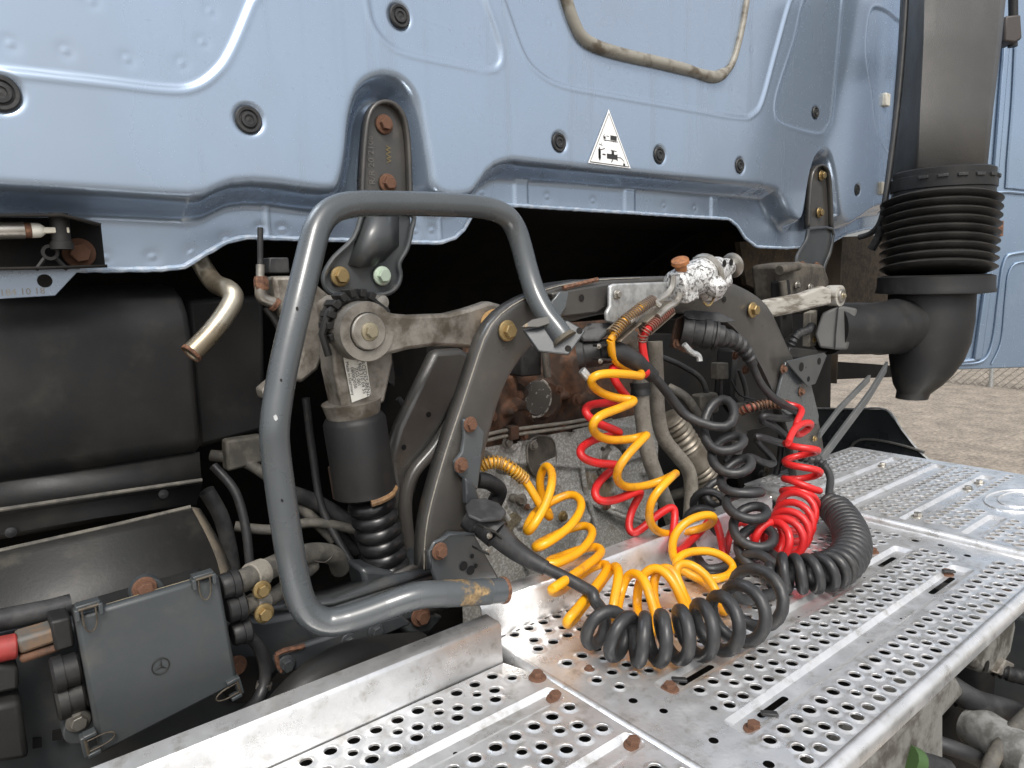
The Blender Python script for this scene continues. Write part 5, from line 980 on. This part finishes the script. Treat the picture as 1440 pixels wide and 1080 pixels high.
# red
rpts = [(903, 478, .795), (904, 492, .795), (907, 508, .795), (909, 524, .79), (903, 527, .80), (884, 520, .815), (868, 515, .82), (860, 520, .815), (866, 538, .805), (880, 556, .80), (884, 563, .805), (868, 566, .825), (846, 567, .835), (829, 570, .83), (823, 578, .82), (832, 590, .81), (852, 600, .805), (870, 607, .80), (868, 611, .815), (848, 615, .835), (829, 621, .835), (816, 632, .825), (819, 643, .815), (838, 651, .805), (862, 653, .80), (870, 655, .81), (858, 663, .825), (843, 677, .825), (836, 692, .815), (843, 704, .805), (862, 704, .795), (884, 696, .79), (900, 690, .79), (899, 698, .80), (889, 716, .81), (884, 738, .805), (889, 750, .795), (902, 744, .785), (920, 728, .78), (937, 716, .775), (947, 714, .77), (949, 726, .765), (947, 748, .755), (946, 770, .74), (954, 776, .735), (970, 762, .75), (988, 744, .755), (1002, 728, .75), (1008, 736, .735), (1014, 758, .72), (1018, 780, .70), (1021, 775, .71), (1026, 752, .73), (1036, 736, .735), (1050, 736, .725), (1058, 752, .71), (1062, 772, .69)]
rax = [PC(t[:3], .040) for t in ((1078, 758, .715), (1092, 762, .70), (1104, 756, .70), (1112, 742, .705), (1118, 727, .71), (1122, 712, .715), (1125, 698, .715), (1127, 682, .715), (1128, 662, .72), (1127, 638, .725), (1124, 618, .73))]
rhx = helixn(rax, [0, 1, 2.3, 3.6, 4.7, 5.7, 6.5, 7.3, 8.1, 9.0, 9.6], [.034, .036, .037, .038, .038, .038, .038, .037, .037, .035, .03], 2.2, -1)
rend = [(1108, 628, .72), (1112, 612, .73), (1122, 598, .735), (1140, 594, .74), (1138, 602, .755), (1124, 612, .76), (1118, 606, .755), (1122, 590, .76), (1128, 578, .77), (1122, 572, .79), (1105, 568, .81)]
for i, q in enumerate(rhx):
    if q.z < DECK+RY: q.z = DECK+RY
rl = smooth(catmull([PC(t, RY) for t in rpts], 4)+rhx+catmull([PC(t, RY) for t in rend], 4), 3)
rh = hose('red coiled air hose bunched tight on the deck beside the arch leg', 'hose', rl, RY, 'red')
springpath(catmull(PV([(1042, 578, .90), (1055, 573, .88), (1075, 569, .86), (1095, 568, .83), (1108, 569, .81)]), 5), .0100, 12, .0022, 'rustcast', rh)
b = MB(); b.tube(catmull(PV([(1042, 578, .90), (1055, 573, .88), (1075, 569, .86), (1095, 568, .83), (1106, 568, .81)]), 5), .0085, 12); mesh_obj('hose_tail', b, mat('hose_tail_brown', (.20, .11, .06), .6, 0, col2=(.3, .05, .04), nscale=30), rh)
springpath(PV([(903, 478, .795), (905, 470, .79), (912, 462, .785), (930, 446, .785), (944, 434, .785)]), .0082, 18, .0015, mat('spring_red_brown', (.26, .10, .07), .5, .4, col2=(.14, .11, .09), nscale=14), rh)
b = MB(); b.tube(PV([(903, 478, .795), (912, 462, .785), (944, 434, .785)]), .0062, 10); mesh_obj('hose_tail', b, 'red', rh)
# black cable A: left socket -> loops on the deck -> hanging loops -> upper socket
RC = .0087
lead = [(700, 752, .785), (725, 775, .765), (760, 795, .735), (795, 812, .70), (820, 826, .675), (838, 836, .655)]
acs = [(826, 872, .0265), (852, 886, .0285), (879, 897, .0295), (906, 899, .030), (932, 897, .031), (960, 892, .0325), (990, 885, .0345), (1022, 874, .037), (1050, 858, .039), (1066, 836, .040)]
aax = [PZ(a, c, DECK+R_+RC) for a, c, R_ in acs]+PV([(1067, 808, .625), (1066, 778, .64), (1059, 746, .655), (1049, 714, .675), (1041, 680, .70), (1028, 647, .725), (1017, 610, .75), (1006, 580, .765)])
ahx = helixn(aax, [0, .9, 1.9, 2.9, 3.9, 4.9, 5.9, 7, 8, 9, 10, 11, 12, 13, 14, 15, 16, 16.9], [t[2] for t in acs]+[.036, .035, .035, .035, .035, .035, .036, .036], -.2, -1, shear=([0, 9, 11, 17], [0, 0, 1.0, 1.2]))
for q in ahx:
    if q.y < .752 and q.z < DECK+RC: q.z = DECK+RC
aend = [(966, 588, .79), (950, 568, .80), (935, 548, .80), (915, 526, .798), (890, 508, .80), (866, 498, .815)]
al = smooth(catmull([PC(t, RC) for t in lead], 5)+ahx+catmull([PC(t, RC) for t in aend], 5), 3)
ac = hose('black coiled cable looping along the deck front up to the foot plate socket', 'cable', al, RC, 'cable')
def boot(parent, pts, r0, r1, n=10, ribs=0):
    path = resample(catmull(PV(pts), 5), 40); rr_ = []
    for k in range(40):
        t_ = k/39; r_ = r0+(r1-r0)*t_
        if ribs: r_ += .0022*(1 if math.sin(t_*ribs*2*math.pi) > 0 else -1)*(t_ < .85)
        rr_.append(r_)
    b = MB(); b.tube(path, rr_, 18); return mesh_obj('cable_boot', b, 'rubber', parent, sharp=45)
boot(ac, [(697, 749, .786), (720, 770, .77), (745, 787, .75), (768, 799, .728)], .0185, .0105)
boot(ac, [(854, 493, .82), (872, 497, .81), (895, 509, .80), (918, 529, .798)], .0195, .0125)
# black cable B: right socket -> zigzag -> dense coil lying on the deck
bpts = [(1016, 474, .79), (1036, 482, .785), (1050, 496, .785), (1060, 518, .785), (1070, 540, .785), (1088, 560, .785), (1112, 574, .785), (1124, 582, .79), (1112, 588, .81), (1090, 588, .825), (1074, 585, .835), (1072, 592, .84), (1090, 600, .835), (1108, 618, .825), (1104, 624, .815), (1082, 618, .81), (1064, 614, .815), (1066, 622, .83), (1082, 640, .835), (1088, 652, .83), (1072, 650, .82), (1054, 642, .82), (1040, 650, .83), (1020, 672, .835)]
cax = PV([(1008, 690, .83), (996, 706, .82), (988, 722, .81), (983, 742, .79), (984, 760, .765)])
chx = helix(cax, .028, 3, 1.2, 1, n0=Vector((0, 0, 1)))
bmid = [(986, 800, .70), (1010, 800, .695), (1040, 790, .70), (1070, 800, .67), (1085, 812, .65)]
dax = [PZ(a, c, DECK+.026+RC) for a, c in ((1082, 802), (1110, 806), (1138, 807), (1164, 803), (1186, 791), (1198, 772), (1196, 750), (1186, 730), (1172, 714))]
dhx = helix(dax, .0265, 22, .4, 1, n0=Vector((0, 0, 1)))
bend_ = [(1166, 712, .70), (1166, 690, .715), (1168, 672, .73), (1160, 656, .75), (1146, 648, .77), (1128, 642, .79)]
bl = smooth(catmull([PC(t, RC) for t in bpts], 5)+chx+catmull([PC(t, RC) for t in bmid], 5)+dhx+catmull([PC(t, RC) for t in bend_], 5), 3)
for q in bl:
    if q.y < .752 and .56 < q.x < 1.44 and q.z < DECK+RC: q.z = DECK+RC
bc = hose('tightly wound black coiled cable on the right of the deck', 'cable', bl, RC*.93, 'cable')
boot(bc, [(1012, 473, .792), (1030, 478, .788), (1046, 490, .786), (1058, 512, .785)], .0165, .0105, ribs=6)
boot(bc, [(1126, 640, .792), (1140, 644, .78), (1152, 649, .762), (1162, 658, .748)], .0125, .0095, ribs=5)
# ================================================================== air intake
DI = 1.95                                    # metres in front of the camera
def PF(px, py, dep): return CAM+ray(px, py)*dep
ai = thing('air_intake', 'black plastic air intake snorkel with ribbed bellows at right', 'air intake', PF(1310, 550, DI))
cxp = P(1318, 320, .78); axz = Vector((0, 0, 1))
def ring_at(px, py, dep): return PF(px, py, dep)
# duct: squarish, tapering downwards
def duct_row(py, xl, xm, xr, dl, dm, dr, back):
    a, m_, c = PF(xl, py, dl), PF(xm, py, dm), PF(xr, py, dr); bv = Vector((.05, .05, 0))*back; e = .14
    return [a+bv, a, a.lerp(m_, .4), a.lerp(m_, 1-e), m_.lerp(a, .05)*.5+m_.lerp(c, .05)*.5+Vector((0, .004, 0)), m_.lerp(c, e), m_.lerp(c, .5)-Vector((.0, .010, 0)), c.lerp(m_, .1), c+Vector((.01, .01, 0)), c+bv]
b = MB(); b.sheet([duct_row(-60, 1284, 1302, 1423, 2.10, 1.92, 2.0, 1), duct_row(60, 1278, 1299, 1411, 2.10, 1.91, 1.99, 1), duct_row(150, 1271, 1295, 1400, 2.09, 1.90, 1.97, 1), duct_row(250, 1262, 1291, 1390, 2.05, 1.88, 1.95, 1)]); mesh_obj('duct', b, 'duct', ai, sharp=70, solid=.004)
cB = [(1328, 245), (1323, 290), (1320, 340), (1316, 390)]
def rnd(px, py, r, h0, h1, nm, m, rr=None):
    c = PF(px, py, DI); b = MB(); b.lathe(rr or [(r*.96, h0), (r, h0+.003), (r, h1-.003), (r*.96, h1)], c, axz, 40); return mesh_obj(nm, b, m, ai, sharp=40)
R0 = .130
c_ = PF(1326, 256, DI); b = MB(); b.lathe([(R0*.90, .030), (R0*.95, .026), (R0*.95, .012), (R0*.985, .010), (R0*.985, -.022), (R0*.955, -.024), (R0*.96, -.045)], c_, axz, 44); mesh_obj('upper_collar', b, 'plastic', ai)
b = MB()
for k in range(10):
    a = math.radians(180+k*20); e1 = Vector((math.cos(a), math.sin(a), 0)); e2 = Vector((-math.sin(a), math.cos(a), 0)); b.box(c_+e1*R0*.985+Vector((0, 0, .004)), e1*.004, e2*.012, (0, 0, .004))
mesh_obj('collar_tabs', b, 'rubber', ai, bevel=.001)
b = MB(); prof = []; top = PF(1322, 280, DI); bot = PF(1317, 384, DI); hh = (top-bot).length; npl_ = 9
for k in range(npl_*6+1):
    t_ = k/(npl_*6); w_ = abs(((t_*npl_) % 1)-.5)*2; prof.append((R0*(1.135-.05*t_)-.024*(w_**1.3), -t_*hh))
b.lathe(prof, top, (bot-top)*-1, 48); mesh_obj('bellows', b, mat('bellows_rubber', (.024, .023, .022), .42, 0, col2=(.04, .038, .035), nscale=12, rvar=.08), ai, sharp=80)
c_ = PF(1314, 398, DI); b = MB(); b.lathe([(R0*.98, .022), (R0*1.08, .018), (R0*1.09, -.012), (R0*1.11, -.020), (R0*1.11, -.026), (R0*.86, -.030)], c_, axz, 44); mesh_obj('lower_ring', b, 'plastic', ai)
b = MB(); rows_ = []
for py, cx, rad in ((402, 1310, .106), (450, 1308, .105), (480, 1306, .100), (505, 1302, .090), (525, 1296, .075), (540, 1290, .060), (550, 1286, .044), (553, 1284, .041), (560, 1282, .040)): rows_.append((PF(cx, py, DI), rad))
vs = []; sg = 36
for c_, rad in rows_:
    for k in range(sg): a = 2*math.pi*k/sg; vs.append(c_+Vector((math.cos(a)*rad, math.sin(a)*rad, 0)))
b.add(vs, [(i*sg+k, i*sg+(k+1) % sg, (i+1)*sg+(k+1) % sg, (i+1)*sg+k) for i in range(len(rows_)-1) for k in range(sg)]); mesh_obj('elbow_bowl', b, 'plastic', ai, sharp=70)
b = MB(); b.tube(catmull([PF(1316, 455, DI), PF(1270, 458, DI-.02), PF(1235, 462, DI-.06), PF(1190, 462, DI-.10), PF(1165, 462, DI-.12)], 6), [.078, .075, .071, .068, .067, .067], 28); mesh_obj('elbow_arm', b, 'plastic', ai, sharp=60)
fl4 = [PF(a, c, 1.78) for a, c in ((1176, 431), (1186, 430), (1206, 434), (1192, 492), (1178, 492), (1152, 489), (1146, 470), (1156, 440))]
b = MB(); b.prism(fl4, ray(1180, 460).normalized()*.05); mesh_obj('flange_box', b, mat('intake_box_grey', (.065, .064, .062), .5, 0, col2=(.08, .078, .074), nscale=8), ai, bevel=.006)
b = MB(); b.tube([PF(1179, 431, 1.775), PF(1176, 460, 1.775), PF(1174, 491, 1.775)], .0018, 6); mesh_obj('parting_line', b, 'rubber', ai)
# cable running down beside the duct
wc = thing('wiring_cable', 'thin black cable running down beside the air intake', 'cable', P(1240, 320, 1.0))
b = MB(); b.tube(catmull([PF(1276, -40, 2.0), PF(1270, 60, 2.0), PF(1262, 150, 2.0), (PF(1252, 230, 2.0)), PF(1245, 280, 2.0), PF(1238, 312, 2.02), PF(1225, 328, 2.05), PF(1208, 334, 2.08)], 6), .0085, 10); mesh_obj('cable_run', b, 'cable', wc)
b = MB(); b.tube([PF(1226, 350, 2.04), PF(1235, 335, 2.02), PF(1240, 320, 2.0)], .012, 8); mesh_obj('cable_boot', b, 'rubber', wc)
mr = thing('mirror_arm', 'dark rod and clamp at the top right edge behind the air intake', 'bracket', FP(1425, 60, .1))
b = MB(); b.tube([FP(1424, -60, .08), FP(1425, 30, .08)], .014, 12); mesh_obj('rod', b, 'plastic', mr)
b = MB(); b.prism([FP(a, c, .12) for a, c in ((1414, 22), (1436, 20), (1438, 54), (1428, 60), (1412, 58))], -fn*.06); mesh_obj('clamp_block', b, mat('clamp_dark_brown', (.05, .042, .038), .5), mr, bevel=.006)
b = MB(); b.tube([FP(1424, 54, .09), FP(1424, 66, .09)], .014, 14); mesh_obj('rod_end', b, 'rubber', mr)
# brown muddy wheel arch seen under the cab corner
wa = thing('wheel_arch', 'brown muddy wheel arch under the right cab corner', 'wheel arch', P(1210, 380, 1.3))
b = MB(); b.prism(PL([(1040, 340), (1250, 330), (1270, 420), (1240, 436), (1190, 436), (1100, 420), (1050, 400)], 1.42), (0, .02, 0)); mesh_obj('arch_liner', b, mat('muddy_liner', (.10, .075, .05), .9, 0, col2=(.055, .042, .03), nscale=30, bump=.6, bscale=60, dust=(.15, .115, .08)), wa)
b = MB(); b.prism(PL([(1168, 508), (1230, 512), (1262, 515), (1260, 530), (1168, 534)], 1.5), (0, .02, 0)); mesh_obj('dark_backdrop_strip', b, 'dark', wa)  # dark strip added in place of background vehicles and shadow
# stay bars from the arch to the intake
sb = thing('stay_bracket', 'grey forked stay bar sloping up to the air intake elbow', 'bracket', P(1180, 620, .9))
for l_, w_ in (([(1150, 652), (1180, 612), (1222, 556), (1246, 516)], .015), ([(1152, 612), (1180, 575), (1222, 532)], .009)):
    q = [PF(a, c, 1.72+.0016*(a-1150)) for a, c in l_]; b = MB(); b.ribbon(q, (.3, 0, 1), w_, (0, 1, 0), .004); mesh_obj('stay_bar', b, mat('stay_grey%d' % len(l_), (.085, .09, .092), .45, .1, col2=(.11, .112, .11), nscale=20), sb, bevel=.001)
cdt = thing('conduit', 'short corrugated black conduit below the right link arm', 'conduit', P(1120, 480, .95))
b = MB(); pth = resample(catmull(PV([(1112, 486, .93), (1122, 470, .92), (1136, 464, .92), (1142, 458, .93)]), 6), 40); b.tube(pth, [.0095+.0016*math.sin(k*1.9) for k in range(40)], 12); mesh_obj('corrugated_tube', b, 'rubber', cdt)
b = MB(); b.prism(PL([(1140, 440), (1150, 436), (1148, 486), (1138, 488)], .93), (0, .02, 0)); mesh_obj('grey_strap', b, 'pipe', cdt, bevel=.002); bolt(cdt, P(1145, 478, .926), BACK, .009, 'brass')
b = MB(); b.prism(PL([(1112, 488), (1165, 494), (1150, 505), (1106, 502)], .90), (0, .06, 0)); mesh_obj('shelf', b, 'plastic', cdt, bevel=.003)
# mudguard at the right
mg = thing('mudguard', 'black plastic mudguard with a pale edge beyond the right plate', 'mudguard', PX(1240, 640, 2.1))
ml = [(1120, 574), (1246, 576), (1268, 604), (1290, 632), (1312, 652), (1330, 690), (1120, 690)]
b = MB(); b.prism([PX(a, c, 2.20) for a, c in ml], (.006, 0, 0)); mesh_obj('guard_sheet', b, mat('guard_gloss_black', (.022, .026, .028), .3, 0, col2=(.035, .04, .042), nscale=6, rvar=.1), mg)
b = MB(); b.tube(catmull([PX(a, c, 2.197) for a, c in ((1140, 574), (1200, 575), (1246, 576), (1268, 604), (1290, 632), (1312, 652), (1322, 664))], 4), .003, 6); mesh_obj('pale_edge', b, 'galv', mg)
b = MB(); b.tube(catmull([PX(a, c, 2.195) for a, c in ((1195, 634), (1200, 624), (1214, 618), (1240, 620), (1275, 628), (1300, 636))], 5), .004, 6); mesh_obj('pressed_bead', b, mat('guard_bead', (.10, .10, .095), .6), mg)
# ================================================================== under the front edge of the middle plate
ub_ = thing('step_support', 'corroded grey cast support under the front edge of the catwalk', 'support', P(1390, 900, .34))
b = MB(); b.prism(PL([(1346, 915), (1396, 872), (1428, 852), (1430, 880), (1422, 920), (1404, 950), (1384, 948), (1362, 928)], .325), (0, .05, 0)); mesh_obj('cast_web', b, mat('corroded_casting', (.20, .195, .175), .75, .2, col2=(.07, .065, .055), nscale=30, lo=.42, hi=.6, bump=.8, bscale=60), ub_, bevel=.008)
for a, c, r in ((1388, 938, .010), (1400, 868, .006), (1396, 895, .005)):
    b = MB(); b.lathe([(r, 0), (.0001, -.0004)], P(a, c, .3235), (0, 1, 0), 14); mesh_obj('casting_hole', b, 'dark', ub_)
b = MB(); b.prism(PL([(1404, 948), (1416, 928), (1428, 934), (1420, 956)], .315), (0, .02, 0)); mesh_obj('clamp_lug', b, 'cast', ub_, bevel=.003)
b = MB(); b.prism(PL([(1428, 838), (1470, 836), (1470, 860), (1432, 862)], .36), (0, .05, 0)); mesh_obj('rusty_shelf', b, 'rust', ub_, bevel=.003)
b = MB(); b.prism(PL([(1180, 1110), (1240, 1050), (1300, 985), (1345, 945), (1362, 975), (1330, 1010), (1330, 1110)], .325), (0, .06, 0)); mesh_obj('lower_web', b, mat('pale_casting', (.22, .215, .20), .75, .2, col2=(.09, .082, .07), nscale=30, bump=.6, bscale=90), ub_, bevel=.012)
uc = thing('conduit', 'ribbed and smooth black conduits under the front of the catwalk', 'conduit', P(1400, 990, .30))
pth = resample(PV([(1396, 940, .33), (1420, 948, .31), (1480, 962, .28)]), 60); b = MB(); b.tube(pth, [.0105+.0014*math.sin(k*1.7) for k in range(60)], 12); mesh_obj('ribbed_conduit', b, 'plastic', uc)
for l_, r_, m_ in (([(1330, 960, .36), (1370, 985, .33), (1420, 1000, .30), (1480, 1018, .27)], .017, 'rubber'), ([(1345, 985, .35), (1400, 1005, .31), (1480, 1035, .27)], .010, 'cable'), ([(1230, 1052, .36), (1270, 1066, .34), (1330, 1085, .31)], .016, 'rubber'), ([(1300, 1040, .35), (1360, 1060, .31), (1440, 1100, .27)], .011, 'cable'), ([(1380, 1110, .28), (1400, 1060, .28), (1440, 1010, .27), (1480, 980, .26)], .010, 'hose')):
    b = MB(); b.tube(catmull(PV(l_), 5), r_, 12); mesh_obj('conduit_run', b, m_, uc)
b = MB(); b.tube(PV([(1276, 1066, .325), (1290, 1072, .318)]), .0165, 14); mesh_obj('green_ring', b, mat('green_plastic_ring', (.05, .10, .03), .6), uc)
ut = thing('air_tank', 'pale dusty tank end at the bottom right corner below the catwalk', 'tank', P(1430, 1060, .2))
b = MB(); q = P(1455, 1075, .24); b.lathe([(.0001, -.012), (.02, -.010), (.028, -.004), (.031, .015), (.031, .1)], q, (.5, .85, -.1), 28); mesh_obj('tank_shell', b, mat('pale_dusty', (.26, .26, .25), .8, 0, col2=(.12, .12, .11), nscale=40, bump=.3), ut)
# ================================================================== far chain-link fence beyond the paving
fe = thing('chain_link_fence', 'chain-link fence standing at the far edge of the paving', 'fence', PZ(1400, 545, 0))
p0f, p1f = PZ(1300, 536, 0), PZ(1500, 554, 0); dfn = (p1f-p0f); Lf = dfn.length; dfn.normalize(); b = MB(); st_ = .09
def wire(a_, b_): b.tube([a_, b_], .005, 4, caps=False)
H_ = 1.0
for k in range(int((Lf+H_)/st_)):
    s_ = k*st_
    for sg_ in (1, -1):
        u0, u1 = (s_-H_, s_) if sg_ == 1 else (s_, s_-H_)
        lo_, hi_ = max(0, min(u0, u1)), min(Lf, max(u0, u1))
        if hi_ <= lo_: continue
        def zz(u): return H_*(u-u0)/(u1-u0)
        wire(p0f+dfn*lo_+Vector((0, 0, zz(lo_))), p0f+dfn*hi_+Vector((0, 0, zz(hi_))))
o_ = mesh_obj('wire_mesh', b, 'pipe', fe); o_['kind'] = 'stuff'
for s_ in (0, Lf/2, Lf):
    b = MB(); b.tube([p0f+dfn*s_, p0f+dfn*s_+Vector((0, 0, 1.15))], .025, 10); mesh_obj('post', b, 'galv', fe)
for o in bpy.data.objects:
    if '_o' in o: del o['_o']
